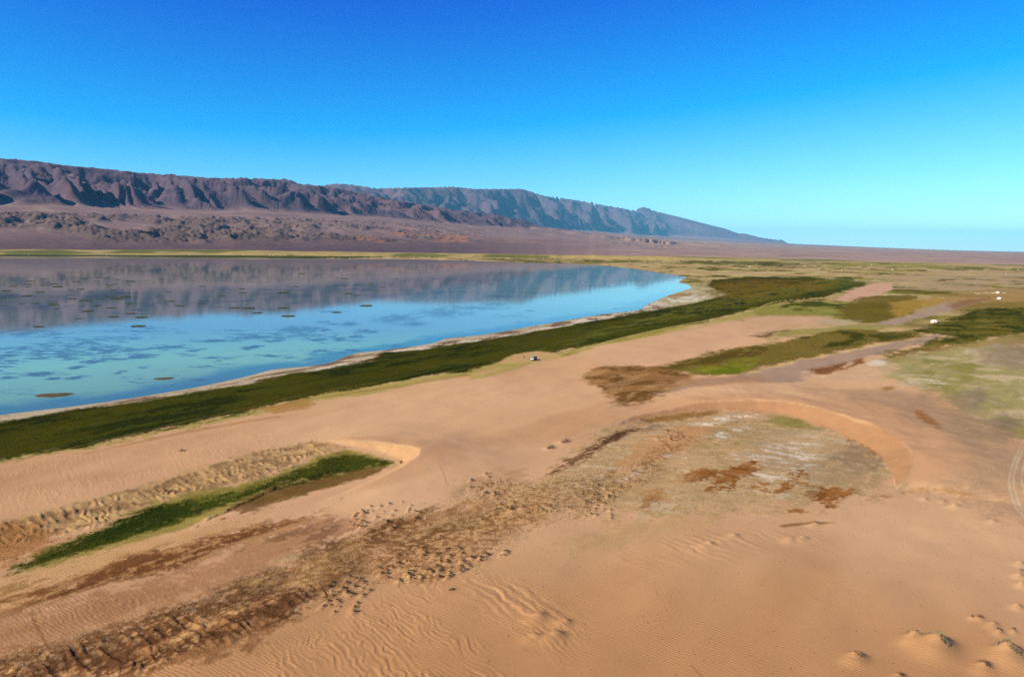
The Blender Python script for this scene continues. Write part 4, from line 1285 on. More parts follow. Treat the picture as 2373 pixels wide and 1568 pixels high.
wdep = np.linspace(13.5 * D2R, math.atan((CAM_H + 0.3) / 3500.0), 420)
waz = np.linspace(-43, 20, 560) * D2R
WD = (CAM_H + 0.3) / np.tan(wdep)
WX = WD[:, None] * np.sin(waz)[None, :]
WY = WD[:, None] * np.cos(waz)[None, :]
wsd = poly_sdf(WX, WY, lake_poly)
keep = wsd < 14
wx, wy = WX.ravel(), WY.ravel()
wr = np.hypot(wx, wy)
WCOL = np.zeros((wx.size, 4), np.float32)
TURQ = np.array([0.17, 0.275, 0.095], np.float32)
AZUR = np.array([0.09, 0.17, 0.09], np.float32)
t = sstep(-0.35, 0.22, np.arctan2(wx, wy))[:, None]
WCOL[:, :3] = TURQ * (1 - t) + AZUR * t
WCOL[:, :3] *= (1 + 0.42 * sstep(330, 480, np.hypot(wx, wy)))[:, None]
wn1 = fbm(wx, wy, 70, 4, 111)
wn2 = fbm(wx, wy, 16, 4, 112)
WCOL[:, :3] *= (1 + 0.10 * wn1)[:, None]
weed = np.full(wx.size, -1.0)
for (x, y, a_, b_, ang) in WEED:
    c, s = math.cos(ang), math.sin(ang)
    i = np.nonzero((np.abs(wx - x) < a_ * 2.2 + b_) & (np.abs(wy - y) < a_ * 2.2 + b_ * 2.2))[0]
    dx, dy = wx[i] - x, wy[i] - y
    p = (dx * c + dy * s) / (a_ * 1.25)
    q = (-dx * s + dy * c) / (b_ * 1.25)
    weed[i] = np.maximum(weed[i], 1 - np.sqrt(p * p + q * q))
# scattered small mats all over the near half
sct = fbm(wx * 0.6, wy, 34, 4, 115) + 0.5 * fbm(wx, wy, 160, 2, 116)
weed = np.maximum(weed, np.clip((sct - 0.36) * 1.4, -1, 0.35) * sstep(1300, 900, wr) - sstep(900, 1300, wr))
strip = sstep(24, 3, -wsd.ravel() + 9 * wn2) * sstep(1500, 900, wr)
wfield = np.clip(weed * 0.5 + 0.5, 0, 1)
far_w = (sstep(430, 640, wr) * sstep(0.25, -0.1, np.arctan2(wx, wy)))[:, None]  # zone where the mountain reflection's grey is painted into the water colour
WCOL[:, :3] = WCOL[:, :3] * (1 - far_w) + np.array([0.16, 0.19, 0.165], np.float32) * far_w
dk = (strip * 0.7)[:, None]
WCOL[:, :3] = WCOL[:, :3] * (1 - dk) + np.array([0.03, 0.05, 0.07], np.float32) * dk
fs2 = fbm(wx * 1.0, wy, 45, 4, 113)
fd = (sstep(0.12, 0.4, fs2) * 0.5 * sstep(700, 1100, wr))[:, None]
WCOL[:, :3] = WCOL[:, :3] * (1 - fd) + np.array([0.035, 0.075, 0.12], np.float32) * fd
sh = (sstep(1250, 1600, wr) * sstep(0.08, 0.2, np.arctan2(wx, wy)) * sstep(-0.1, 0.3, wn1 + 0.1) * 0.8)[:, None]
WCOL[:, :3] = WCOL[:, :3] * (1 - sh) + np.array([0.30, 0.26, 0.12], np.float32) * sh
WCOL[:, 3] = wfield

wm = bpy.data.materials.new("lake_water")
wm.use_nodes = True
nt = wm.node_tree
b = nt.nodes["Principled BSDF"]
b.inputs["Roughness"].default_value = 0.035
b.inputs["IOR"].default_value = 1.333
b.inputs["Specular IOR Level"].default_value = 0.5
at = nt.nodes.new("ShaderNodeAttribute")
at.attribute_name = "cover"
tc = nt.nodes.new("ShaderNodeTexCoord")
mp = nt.nodes.new("ShaderNodeMapping")
mp.inputs["Scale"].default_value = (0.55, 1.0, 1.0)
nt.links.new(tc.outputs["Object"], mp.inputs["Vector"])
rg_ = noise_node(nt, mp.outputs[0], 0.16, 5, 0.68)
mask = math_node(nt, 'ADD', math_node(nt, 'SUBTRACT', at.outputs["Alpha"], 0.5), math_node(nt, 'MULTIPLY', math_node(nt, 'SUBTRACT', rg_, 0.50), 2.6))
mask = math_node(nt, 'MULTIPLY', mask, 4.0, True)
mask = math_node(nt, 'MULTIPLY', mask, math_node(nt, 'MULTIPLY', math_node(nt, 'SUBTRACT', at.outputs["Alpha"], 0.28), 5.0, True))
mx_ = nt.nodes.new("ShaderNodeMix")
mx_.data_type = 'RGBA'
nt.links.new(math_node(nt, 'MULTIPLY', mask, 0.95), mx_.inputs[0])
nt.links.new(at.outputs["Color"], mx_.inputs[6])
mx_.inputs[7].default_value = (0.060, 0.095, 0.130, 1)
nt.links.new(mx_.outputs[2], b.inputs["Base Color"])
nt.links.new(math_node(nt, 'SUBTRACT', 0.5, math_node(nt, 'MULTIPLY', mask, 0.47)), b.inputs["Specular IOR Level"])
n1 = noise_node(nt, tc.outputs["Object"], 0.9, 3, 0.6)
n2 = noise_node(nt, tc.outputs["Object"], 0.02, 3, 0.5)
bp = nt.nodes.new("ShaderNodeBump")
bp.inputs["Strength"].default_value = 0.35
bp.inputs["Distance"].default_value = 0.02
nt.links.new(math_node(nt, 'MULTIPLY', n1, math_node(nt, 'ADD', n2, 0.1)), bp.inputs["Height"])
nt.links.new(bp.outputs[0], b.inputs["Normal"])
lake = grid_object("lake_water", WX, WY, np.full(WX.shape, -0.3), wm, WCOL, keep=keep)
tag(lake, "still turquoise lake mirroring the mountains", kind="structure")

# ----------------------------------------------------------------- OBJECTS
class MB:
    """collects simple shapes and links them as one mesh"""

    def __init__(self):
        self.v, self.f, self.m = [], [], []

    def add(self, vs, fs, mi=0):
        k = len(self.v)
        self.v += [tuple(p) for p in vs]
        self.f += [tuple(i + k for i in q) for q in fs]
        self.m += [mi] * len(fs)
        return self

    def box(self, x0, x1, y0, y1, z0, z1, mi=0):
        v = [(x0, y0, z0), (x1, y0, z0), (x1, y1, z0), (x0, y1, z0), (x0, y0, z1), (x1, y0, z1), (x1, y1, z1), (x0, y1, z1)]
        return self.add(v, [(0, 3, 2, 1), (4, 5, 6, 7), (0, 1, 5, 4), (1, 2, 6, 5), (2, 3, 7, 6), (3, 0, 4, 7)], mi)

    def rings(self, rings, mi=0, close0=True, close1=True):
        n = len(rings[0])
        k0 = len(self.v)
        vs = [p for r in rings for p in r]
        fs = []
        for a in range(len(rings) - 1):
            for j in range(n):
                fs.append((a * n + j, a * n + (j + 1) % n, (a + 1) * n + (j + 1) % n, (a + 1) * n + j))
        if close0:
            fs.append(tuple(range(n))[::-1])
        if close1:
            fs.append(tuple((len(rings) - 1) * n + j for j in range(n)))
        return self.add(vs, fs, mi)

    def lathe(self, prof, n=16, cx=0, cy=0, mi=0):
        rings = [[(cx + r * math.cos(2 * math.pi * j / n), cy + r * math.sin(2 * math.pi * j / n), z) for j in range(n)] for (r, z) in prof]
        return self.rings(rings, mi)

    def tube(self, a, b, ra, rb=None, n=6, mi=0):
        rb = ra if rb is None else rb
        a, b = Vector(a), Vector(b)
        d = (b - a).normalized()
        u = d.orthogonal().normalized()
        w = d.cross(u)
        rings = [[tuple(p + r * (math.cos(2 * math.pi * j / n) * u + math.sin(2 * math.pi * j / n) * w)) for j in range(n)] for p, r in ((a, ra), (b, rb))]
        return self.rings(rings, mi)

    def mesh(self, name, mats, smooth=False):
        me = bpy.data.meshes.new(name)
        me.from_pydata(self.v, [], self.f)
        for m in (mats if isinstance(mats, (list, tuple)) else [mats]):
            me.materials.append(m)
        me.polygons.foreach_set("material_index", self.m)
        if smooth:
            me.polygons.foreach_set("use_smooth", [True] * len(self.f))
        me.update()
        return me

    def build(self, name, mats, parent=None, smooth=False):
        return link(name, self.mesh(name, mats, smooth), parent)


def link(name, data, parent=None):
    o = bpy.data.objects.new(name, data)
    COL.objects.link(o)
    if parent is not None:
        o.parent = parent
    return o


def copy_tree(o, parent=None):
    c = o.copy()
    COL.objects.link(c)
    if parent is not None:
        c.parent = parent
    for ch in o.children:
        copy_tree(ch, c)
    return c


def setpos(o, p, rz=0.0, s=1.0):
    o.location = p
    o.rotation_euler = (0, 0, rz)
    o.scale = (s, s, s) if isinstance(s, (int, float)) else s
    return o


def skin_mesh(name, joints, bones, mats, sub=1, root=0):
    """grow one continuous body round a skeleton"""
    me = bpy.data.meshes.new(name)
    me.from_pydata([j[0] for j in joints], bones, [])
    o = bpy.data.objects.new(name, me)
    COL.objects.link(o)
    md = o.modifiers.new("s", 'SKIN')
    md.use_smooth_shade = True
    sv = me.skin_vertices[0].data
    for k, j in enumerate(joints):
        r = j[1]
        sv[k].radius = (r, r) if isinstance(r, (int, float)) else r
        sv[k].use_root = (k == root)
    if sub:
        ss = o.modifiers.new("d", 'SUBSURF')
        ss.levels = sub
        ss.render_levels = sub
    dg = bpy.context.evaluated_depsgraph_get()
    dg.update()
    out = bpy.data.meshes.new_from_object(o.evaluated_get(dg))
    out.name = name
    bpy.data.objects.remove(o)
    bpy.data.meshes.remove(me)
    out.materials.clear()
    for m in mats:
        out.materials.append(m)
    return out


M = {}


def mat(name, c, rough=0.8, spec=0.2, metallic=0.0, sp=None):
    m = new_mat(name, tuple(lin(c)), rough, spec, metallic)
    if sp:
        speckle(m, *sp)
    M[name] = m
    return m


mat("dark_leaf", (74, 62, 40), 0.9, 0.1, sp=(6, 0.5))
mat("rust_leaf", (108, 62, 34), 0.9, 0.1, sp=(6, 0.5))
mat("olive_leaf", (88, 84, 42), 0.9, 0.1, sp=(6, 0.5))
mat("sage_leaf", (122, 118, 86), 0.9, 0.1, sp=(5, 0.45))
mat("dry_twig", (92, 70, 52), 0.9, 0.1, sp=(9, 0.3))
mat("reed_leaf", (72, 76, 26), 0.85, 0.15, sp=(0.8, 0.5))
mat("reed_mat", (64, 56, 28), 0.95, 0.1, sp=(1.5, 0.5))
mat("islet_mud", (88, 76, 48), 0.95, 0.1, sp=(0.8, 0.45, 4, 0.6, 0.1))
mat("felt", (236, 230, 218), 0.9, 0.1, sp=(1.2, 0.06, 3, 0.2, 0.03))
mat("rope", (150, 120, 84), 0.9, 0.1, sp=(20, 0.2))
mat("door_orange", (190, 96, 44), 0.6, 0.3, sp=(4, 0.15))
mat("door_dark", (54, 50, 58), 0.7, 0.3, sp=(4, 0.2))
mat("stovepipe", (60, 58, 56), 0.5, 0.5, 0.6, sp=(6, 0.2))
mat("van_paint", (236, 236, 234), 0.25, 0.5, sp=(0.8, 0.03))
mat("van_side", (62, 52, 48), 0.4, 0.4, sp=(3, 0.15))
mat("van_black", (26, 27, 30), 0.4, 0.5, sp=(3, 0.15))
mat("van_glass", (22, 26, 32), 0.08, 0.6, sp=(1, 0.1))
mat("tyre", (30, 30, 30), 0.9, 0.2, sp=(12, 0.2))
mat("rim", (160, 162, 165), 0.35, 0.5, 0.7, sp=(8, 0.1))
mat("lamp_lens", (220, 220, 214), 0.15, 0.6, sp=(10, 0.05))
mat("tail_lens", (150, 24, 20), 0.25, 0.5, sp=(10, 0.1))
mat("skin_tone", (176, 122, 92), 0.6, 0.3, sp=(20, 0.06))
mat("jacket", (26, 24, 28), 0.85, 0.15, sp=(14, 0.2))
mat("trousers", (30, 29, 34), 0.85, 0.15, sp=(14, 0.2))
mat("hair", (24, 20, 18), 0.7, 0.3, sp=(40, 0.2))
mat("bag_cloth", (78, 44, 38), 0.85, 0.15, sp=(12, 0.25))
mat("wool", (226, 214, 190), 0.95, 0.05, sp=(9, 0.12, 3, 0.3, 0.03))
mat("wool_head", (90, 74, 60), 0.9, 0.1, sp=(12, 0.15))
mat("horse_coat", (46, 32, 26), 0.6, 0.25, sp=(3, 0.25))
mat("mane", (20, 16, 14), 0.8, 0.2, sp=(14, 0.2))
rr = random.Random(5)


def leaf_bush(n, seed, flat=0.6, leaf=0.22, top=0.9):
    """a low bush of small leaf blades round woody stems; unit radius"""
    g = random.Random(seed)
    b = MB()
    for k in range(6):
        a = g.uniform(0, 6.28)
        l = g.uniform(0.5, 0.95)
        b.tube((0, 0, -0.1), (l * math.cos(a) * 0.8, l * math.sin(a) * 0.8, l * flat * 0.8), 0.035, 0.012, 4, 1)
    for k in range(n):
        a = g.uniform(0, 6.28)
        r = g.random() ** 0.6 * g.uniform(0.75, 1.05)
        z = (1 - r * r * 0.8) * flat * g.uniform(0.35, 1.0)
        c = Vector((r * math.cos(a), r * math.sin(a), max(0.02, z)))
        d = Vector((g.gauss(0, 1), g.gauss(0, 1), g.gauss(0.4, 1))).normalized()
        e = d.orthogonal().normalized()
        e = (Matrix.Rotation(g.uniform(0, 6.28), 3, d) @ e)
        L = leaf * g.uniform(0.7, 1.4)
        b.add([c - e * L * 0.3, c + d * L, c + e * L * 0.3, c - d * L * 0.5], [(0, 1, 2), (0, 2, 3)], 0)
    return b


# ---- the shrubs on the sand hummocks
bush_mesh = {}
for kind, lm in (("dark", "dark_leaf"), ("rust", "rust_leaf"), ("olive", "olive_leaf")):
    bush_mesh[kind] = [leaf_bush(46, 40 + i, 0.75, 0.30).mesh("desert_shrub", [M[lm], M["dry_twig"]]) for i in range(3)]
SHRUB_TEXT = {
    'tongue': ("small dark shrub on a hummock in the patch right of the green hollow", "dark", "shrubs in the patch beside the green hollow"),
    'middle': ("dark shrub topping a sand hummock in the dense patch at the lower centre", "dark", "shrubs of the dense patch at the lower centre"),
    'corner': ("dark shrub on a hummock at the tip of the brown ribbed bank", "dark", "shrubs at the end of the brown ribbed bank"),
    'ridge': ("small dark shrub on the pale ridge above the olive scrub belt", "dark", "shrubs on the ridge above the scrub belt"),
    'olive': ("olive-green shrub in the yellowish scrub belt", "olive", "olive shrubs of the scrub belt"),
    'east': ("low brown shrub beside the rusty patches below the big crescent dune", "dark", "shrubs beside the rusty patches"),
    'tailend': ("dark shrub on the sand trailing right of the dense shrub patch", "dark", "shrubs trailing right of the dense patch"),
    'basin': ("red-brown shrub on the reddish mounds inside the crescent dune", "rust", "shrubs on the reddish mounds in the basin"),
    'single': ("large lone dark shrub on its own hummock above the sand ripples", "dark", None),
}
SHRUB_SHORT = {
    'tongue': "%sdark shrub, %s %s of the patch beside the green hollow",
    'middle': "%sdark shrub on a hummock, %s %s of the dense lower-centre patch",
    'corner': "%sdark shrub, %s %s of the patch ending the ribbed bank",
    'ridge': "%sdark shrub, %s %s of the pale ridge above the scrub belt",
    'olive': "%solive shrub, %s %s part of the yellowish scrub belt",
    'east': "%sbrown shrub, %s %s side beside the rusty patches",
    'tailend': "%sdark shrub, %s %s of the trail beyond the dense patch",
    'basin': "%sred-brown shrub, %s %s of the reddish mounds in the basin",
}
sp = np.array([(p[0], p[1]) for p in shrub_pts])
sz = height(sp[:, 0], sp[:, 1])
spans = {}
for (x, y, kind, s) in shrub_pts:
    spans.setdefault(kind, []).append((math.atan2(x, y), math.hypot(x, y)))
for k, (x, y, kind, s) in enumerate(shrub_pts):
    text, col, grp = SHRUB_TEXT[kind]
    if grp:
        az_s = sorted(a for a, _ in spans[kind])
        d_s = sorted(d for _, d in spans[kind])
        fa_q = sum(a < math.atan2(x, y) for a in az_s) / len(az_s)
        fd_q = sum(d < math.hypot(x, y) for d in d_s) / len(d_s)
        side_ = "left" if fa_q < 0.34 else ("right" if fa_q > 0.66 else "middle")
        text = SHRUB_SHORT[kind] % (("larger " if s > 0.31 else "smaller "), ("far" if fd_q > 0.5 else "near"), side_)
    o = link("desert_shrub", bush_mesh[col][k % 3])
    setpos(o, (x, y, sz[k] - 0.03), rr.uniform(0, 6.28), (s * 1.25, s * 1.0, s * 1.15))
    tag(o, text, "shrub", grp)

_p = place([(1048, 1366)], True)[0]
o = link("desert_shrub", bush_mesh["dark"][0])
setpos(o, (_p[0], _p[1], _p[2] - 0.05), 0.4, (0.75, 0.6, 0.55))
tag(o, "lone dark shrub on a hummock above the coarse sand waves", "shrub")


def arc_shrub(pts, n, leaf, label, lm="sage_leaf", spread=0.35, tall=0.5, seed=3):
    """a shrub sprawling along the crest of its mound"""
    g = random.Random(seed)
    w = smooth_line(place(pts, True)[:, :2], 6)
    base = w[len(w) // 2]
    samp = []
    for k in range(n):
        t = g.random() * (len(w) - 1)
        i = int(t)
        j = min(i + 1, len(w) - 1)
        p = w[i] * (1 - (t - i)) + w[j] * (t - i)
        samp.append((p[0] + g.gauss(0, spread), p[1] + g.gauss(0, spread)))
    samp = np.array(samp)
    hz = height(samp[:, 0], samp[:, 1])
    z0 = float(height(np.array([base[0]]), np.array([base[1]]))[0])
    b, st = MB(), MB()
    for (x, y), z in zip(samp, hz):
        c = Vector((x - base[0], y - base[1], z - z0 + g.random() ** 1.5 * tall))
        d = Vector((g.gauss(0, 1), g.gauss(0, 1), g.gauss(0.6, 1))).normalized()
        e = Matrix.Rotation(g.uniform(0, 6.28), 3, d) @ d.orthogonal().normalized()
        L = leaf * g.uniform(0.6, 1.5)
        b.add([c - e * L * 0.3, c + d * L, c + e * L * 0.3, c - d * L * 0.5], [(0, 1, 2), (0, 2, 3)])
    for k in range(0, n, 9):
        x, y = samp[k]
        q = Vector((x - base[0], y - base[1], hz[k] - z0 - 0.05))
        st.tube(q, q + Vector((g.gauss(0, .2), g.gauss(0, .2), tall * g.uniform(.5, 1))), 0.02, 0.006, 4)
    root = link("dune_shrub", None)
    root.location = (base[0], base[1], z0)
    b.build("foliage", M[lm], root)
    st.build("twigs", M["dry_twig"], root)
    tag(root, label, "shrub")
    return root


arc_shrub([(2101, 1470), (2112, 1466), (2122, 1468), (2130, 1474)], 230, 0.16, "grey-green shrub on the left hump of the large foreground mound", seed=3, spread=0.25)
arc_shrub([(2149, 1470), (2166, 1472), (2182, 1480), (2196, 1492)], 330, 0.17, "long grey-green shrub arching over the large foreground mound's right crest", seed=4, spread=0.28)
arc_shrub([(2307, 1497), (2326, 1493), (2344, 1501), (2362, 1514)], 330, 0.17, "green shrub arching over the mound in the lower right corner", seed=5, spread=0.26)
arc_shrub([(2267, 1531), (2280, 1534), (2288, 1538), (2293, 1546)], 120, 0.14, "bare brown shrub straggling left of the corner mound", "dry_twig", 0.18, 0.4, 6)
arc_shrub([(1978, 1512), (1988, 1516), (1994, 1520)], 70, 0.11, "thin brown twigs on the small mound left of the large foreground mound", "dry_twig", 0.15, 0.3, 7)
arc_shrub([(2309, 1459), (2320, 1457)], 60, 0.11, "small dark tuft above the corner mound, left of its twin", "dark_leaf", 0.15, 0.35, 8)
arc_shrub([(2346, 1455), (2352, 1457)], 40, 0.11, "smallest dark tuft near the right edge above the corner mound", "dark_leaf", 0.12, 0.3, 9)
arc_shrub([(2249, 1427), (2254, 1428)], 40, 0.10, "dark tuft on the left of a pair of low sandy humps", "dark_leaf", 0.12, 0.3, 10)
arc_shrub([(2264, 1427), (2274, 1430)], 60, 0.11, "red-brown tuft on the right of a pair of low sandy humps", "rust_leaf", 0.15, 0.3, 11)
arc_shrub([(2083, 1561), (2092, 1564)], 60, 0.11, "dark tuft on a hump at the bottom edge", "dark_leaf", 0.15, 0.3, 12)
arc_shrub([(2366, 1318), (2370, 1326)], 50, 0.12, "dark tuft at the right edge among pale humps", "dark_leaf", 0.18, 0.3, 13)
arc_shrub([(1268, 1038), (1276, 1036), (1283, 1034)], 120, 0.22, "dark dead shrub on the sand, left of two below the van", "dark_leaf", 0.35, 0.6, 14)
arc_shrub([(1300, 1026), (1309, 1023), (1319, 1019)], 140, 0.22, "dead brown shrub with upright twigs, right of two below the van", "dry_twig", 0.4, 0.8, 15)
arc_shrub([(417, 1045), (423, 1044), (429, 1045)], 90, 0.2, "lone dark tuft on the bare sand strip below the meadow", "dark_leaf", 0.35, 0.5, 16)
arc_shrub([(928, 1073), (931, 1071)], 60, 0.2, "small brown bush at the foot of the little slip face", "dark_leaf", 0.2, 0.8, 17)

# ---- reed clumps in the lake
REEDS = [(205, 247, 70), (295, 233, 45), (190, 270, 70), (195, 287, 50), (290, 275, 45), (370, 266, 60), (395, 286, 80), (90, 282, 55), (40, 314, 75), (555, 303, 65), (585, 230, 50), (675, 221, 45), (735, 228, 50), (750, 217, 40), (665, 249, 55), (810, 237, 45), (895, 249, 65),
         (520, 250, 60), (750, 276, 60), (790, 268, 40), (745, 291, 45), (770, 309, 65), (625, 322, 40), (485, 306, 50), (275, 323, 80), (185, 350, 85), (80, 346, 40), (15, 367, 55), (495, 369, 70), (760, 353, 80), (860, 355, 85), (800, 370, 110), (685, 370, 60), (590, 381, 100),
         (240, 403, 60), (360, 400, 80), (370, 411, 80), (150, 405, 45), (15, 414, 40), (665, 418, 65), (390, 438, 55), (605, 454, 90), (760, 431, 80), (885, 405, 60), (540, 505, 60), (780, 493, 75), (900, 470, 80), (970, 496, 95), (265, 560, 95), (950, 556, 110), (1205, 215, 35),
         (1310, 200, 30), (1390, 282, 45), (1105, 349, 45), (1165, 385, 70), (1230, 416, 80), (1160, 322, 50), (1105, 236, 40), (1525, 350, 60), (1660, 300, 45), (1665, 328, 60), (1495, 232, 20), (1870, 357, 45), (1945, 328, 100), (2030, 286, 45), (2065, 196, 55), (1380, 402, 60),
         (1610, 318, 20), (1605, 432, 90), (1705, 434, 100), (1940, 433, 80), (1975, 487, 110), (1765, 465, 75), (1050, 260, 20)]
REEDS2 = [(165, 230, 60), (525, 232, 35), (350, 270, 40), (485, 272, 40), (430, 290, 55), (195, 333, 70), (255, 344, 50), (318, 416, 100), (115, 462, 70)]
reed_spots = [(x * C4, 568 + y * C4, w * C4) for x, y, w in REEDS] + [(741 + x * C4, 568 + y * C4, w * C4) for x, y, w in REEDS2]


def reed_meshes(seed):
    g = random.Random(seed)
    b, base = MB(), MB()
    n = 18
    rad = [1 + 0.25 * g.uniform(-1, 1) for _ in range(n)]
    rad = [(rad[k] + rad[k - 1] + rad[(k + 1) % n]) / 3 for k in range(n)]
    rings = []
    for fr, z in ((1.0, -0.02), (0.9, 0.02), (0.5, 0.035)):
        rings.append([(fr * rad[k] * math.cos(6.2832 * k / n), fr * rad[k] * math.sin(6.2832 * k / n), z) for k in range(n)])
    base.rings(rings)
    for k in range(210):
        a = g.uniform(0, 6.28)
        r = math.sqrt(g.random()) * 0.95
        p = Vector((r * math.cos(a), r * math.sin(a), 0.01))
        h = g.uniform(0.06, 0.17) * (1.15 - 0.5 * r)
        d = Vector((g.gauss(0, .35), g.gauss(0, .35), 1)) * h
        q = Vector((math.cos(a * 7), math.sin(a * 7), 0)) * g.uniform(0.02, 0.045)
        b.add([p - q, p + q, p + q * 0.5 + d * 0.8, p + d, p - q * 0.5 + d * 0.8], [(0, 1, 2, 4), (4, 2, 3)])
    return b.mesh("reed_clump", M["reed_leaf"]), base.mesh("root_mat", M["reed_mat"])


reed_var = [reed_meshes(70 + i) for i in range(4)]
SPECIAL_REEDS = {(1705, 434): "darkest thick reed clump on blue water just under the mountain reflection", (1940, 433): "reed clump just right of the darkest one under the reflection",
                 (1975, 487): "wide reed clump on blue water below a smaller clump", (265, 560): "reed clump nearest the left edge on the open pale water", (1945, 328): "wide dark reed clump alone inside the mountain reflection near the middle",
                 (950, 556): "faint sparse reed strip low on the open pale water", (970, 496): "wide reed clump at the lower rim of the reflection, left of centre", (1605, 432): "faint reed clump just left of the darkest thick one", (1765, 465): "thin reed clump between the darkest clump and the wide one"}
for k, (px, py, w) in enumerate(reed_spots):
    x0, y0 = unproj(px - w / 2, py, -0.3)
    x1, y1 = unproj(px + w / 2, py, -0.3)
    half = math.hypot(x1 - x0, y1 - y0) / 2
    mr, mb = reed_var[k % 4]
    o = link("reed_clump", mb)
    c = tag(link("reed_blades", mr, o), kind="stuff")
    hz = min(half, 9.0) * rr.uniform(0.8, 1.2)
    setpos(o, ((x0 + x1) / 2, (y0 + y1) / 2, -0.3), rr.uniform(-0.4, 0.4), (half, half * rr.uniform(0.65, 0.9), hz * 1.0))
    src = REEDS[k] if k < len(REEDS) else REEDS2[k - len(REEDS)]
    if k < len(REEDS) and src[:2] in SPECIAL_REEDS:
        tag(o, SPECIAL_REEDS[src[:2]], "reeds", "reed clumps standing in the lake")
    elif k >= len(REEDS):
        if src[:2] == (318, 416):
            tag(o, "wide dark oval reed clump at the reflection's lower edge, right of centre", "reeds", "reed clumps standing in the lake")
        elif src[:2] == (115, 462):
            tag(o, "brownish reed clump amid dark weed streaks on the blue water", "reeds", "reed clumps standing in the lake")
        else:
            tag(o, "small dark reed clump in the bluish reflection right of the lake's middle", "reeds", "reed clumps in the right part of the reflection")
    elif px < 320 and py < 735:
        tag(o, "%s reed clump, %s %s of the crowded left part of the mountain reflection" % ("wide" if w > 24 else ("medium" if w > 18 else "small"), "far" if py < 658 else ("near" if py > 690 else "mid-depth"), "left" if px < 110 else ("right" if px > 210 else "centre")), "reeds", "reed clumps crowded in the left reflection")
    else:
        tag(o, "%s scattered reed clump, %s %s of the middle mountain reflection" % ("wide" if w > 24 else ("medium" if w > 16 else "small"), "far" if py < 665 else "near", "left" if px < 430 else ("right" if px > 590 else "centre")), "reeds", "reed clumps scattered through the middle reflection")

# ---- two mud islets near the bank
for (px, py, w, lab, seed) in ((125, 915, 78, "larger brown mud islet in the shallows near the left edge", 1), (379, 877, 46, "smaller brown mud islet farther along the bank", 2)):
    g = random.Random(seed)
    x0, y0 = unproj(px - w / 2, py, -0.3)
    x1, y1 = unproj(px + w / 2, py, -0.3)
    half = math.hypot(x1 - x0, y1 - y0) / 2
    b = MB()
    n = 40
    ph = [g.uniform(0, 6.28) for _ in range(4)]
    rad = [1 + 0.10 * math.sin(2 * t + ph[0]) + 0.08 * math.sin(3 * t + ph[1]) + 0.05 * math.sin(7 * t + ph[2]) for t in [6.2832 * k / n for k in range(n)]]
    rings = []
    for fr, z in ((1.12, -0.25), (1.0, 0.0), (0.86, 0.10), (0.6, 0.20), (0.3, 0.26)):
        rings.append([(half * fr * rad[k] * math.cos(6.2832 * k / n) * (1 + g.uniform(-.03, .03)), half * 0.72 * fr * rad[k] * math.sin(6.2832 * k / n), z + g.uniform(-.03, .03)) for k in range(n)])
    b.rings(rings)
    o = b.build("mud_islet", M["islet_mud"], smooth=True)
    gr = MB()
    for k in range(160):
        a = g.uniform(0, 6.28)
        r = math.sqrt(g.random()) * 0.9 * half
        p = Vector((r * math.cos(a), r * 0.72 * math.sin(a), 0.1))
        d = Vector((g.gauss(0, .3), g.gauss(0, .3), 1)) * g.uniform(0.2, 0.45)
        q = Vector((math.cos(a * 5), math.sin(a * 5), 0)) * 0.06
        gr.add([p - q, p + q, p + d], [(0, 1, 2)])
    gr.build("sedge", M["reed_mat"], o)
    setpos(o, ((x0 + x1) / 2, (y0 + y1) / 2, -0.3), 0.1)
    tag(o, lab, "mud islet", "brown mud islets near the bank")


# ---- felt tents
def ger_parts(root, door_mat, door_ang):
    R_, hw = 3.0, 1.55
    MB().lathe([(R_, 0.0), (R_ + 0.05, 0.5), (R_ + 0.03, 1.2), (R_ - 0.05, hw)], 28).build("wall", M["felt"], root, True)
    MB().lathe([(R_ + 0.14, hw - 0.10), (R_ + 0.1, hw + 0.04), (R_ * 0.72, hw + 0.58), (R_ * 0.38, hw + 0.98), (0.62, hw + 1.16)], 28).build("roof", M["felt"], root, True)
    cr = MB().lathe([(0.66, hw + 1.14), (0.68, hw + 1.24), (0.45, hw + 1.30), (0.1, hw + 1.33)], 16).build("crown_ring", M["rope"], root)
    MB().tube((0.25, 0.1, hw + 1.2), (0.25, 0.1, hw + 1.95), 0.09).build("stovepipe", M["stovepipe"], root)
    for z in (0.45, 1.15):
        MB().lathe([(R_ + 0.055, z), (R_ + 0.075, z + 0.03), (R_ + 0.055, z + 0.06)], 28).build("rope_band", M["rope"], root)
    d = MB().box(R_ - 0.12, R_ + 0.14, -0.42, 0.42, 0.12, 1.42)
    dr = d.build("door", door_mat, root)
    dr.rotation_euler = (0, 0, door_ang)
    fb = MB()
    fb.box(R_ - 0.15, R_ + 0.18, -0.55, -0.424, 0.0, 1.54).box(R_ - 0.15, R_ + 0.18, 0.424, 0.55, 0.0, 1.54).box(R_ - 0.15, R_ + 0.18, -0.423, 0.423, 1.424, 1.535).box(R_ - 0.15, R_ + 0.18, -0.423, 0.423, 0.0, 0.116)
    fb.build("frame", door_mat, dr)


GERS = [((2164, 747.5), "door_orange", -120, "nearest white round felt tent with an orange door on dark grass"),
        ((2311, 680), "door_dark", -100, "white round felt tent with a dark doorway at the right edge"),
        ((2309, 694.5), "door_dark", -80, "white round felt tent, lower of the two at the right edge")]
GERS = [GERS[0], ((2311, 679.5), "door_orange", -150, "white round felt tent beside the sheep, upper of two at the right"), ((2315, 693), "door_dark", -78, "white round felt tent with a dark doorway, lower of two at the right")]
for (p, dm, ang, lab) in GERS:
    x, y, z = place([p])[0]
    root = link("felt_tent", None)
    ger_parts(root, M[dm], ang * D2R)
    setpos(root, (x, y, z - 0.02))
    tag(root, lab, "tent", "white round felt tents at the right")

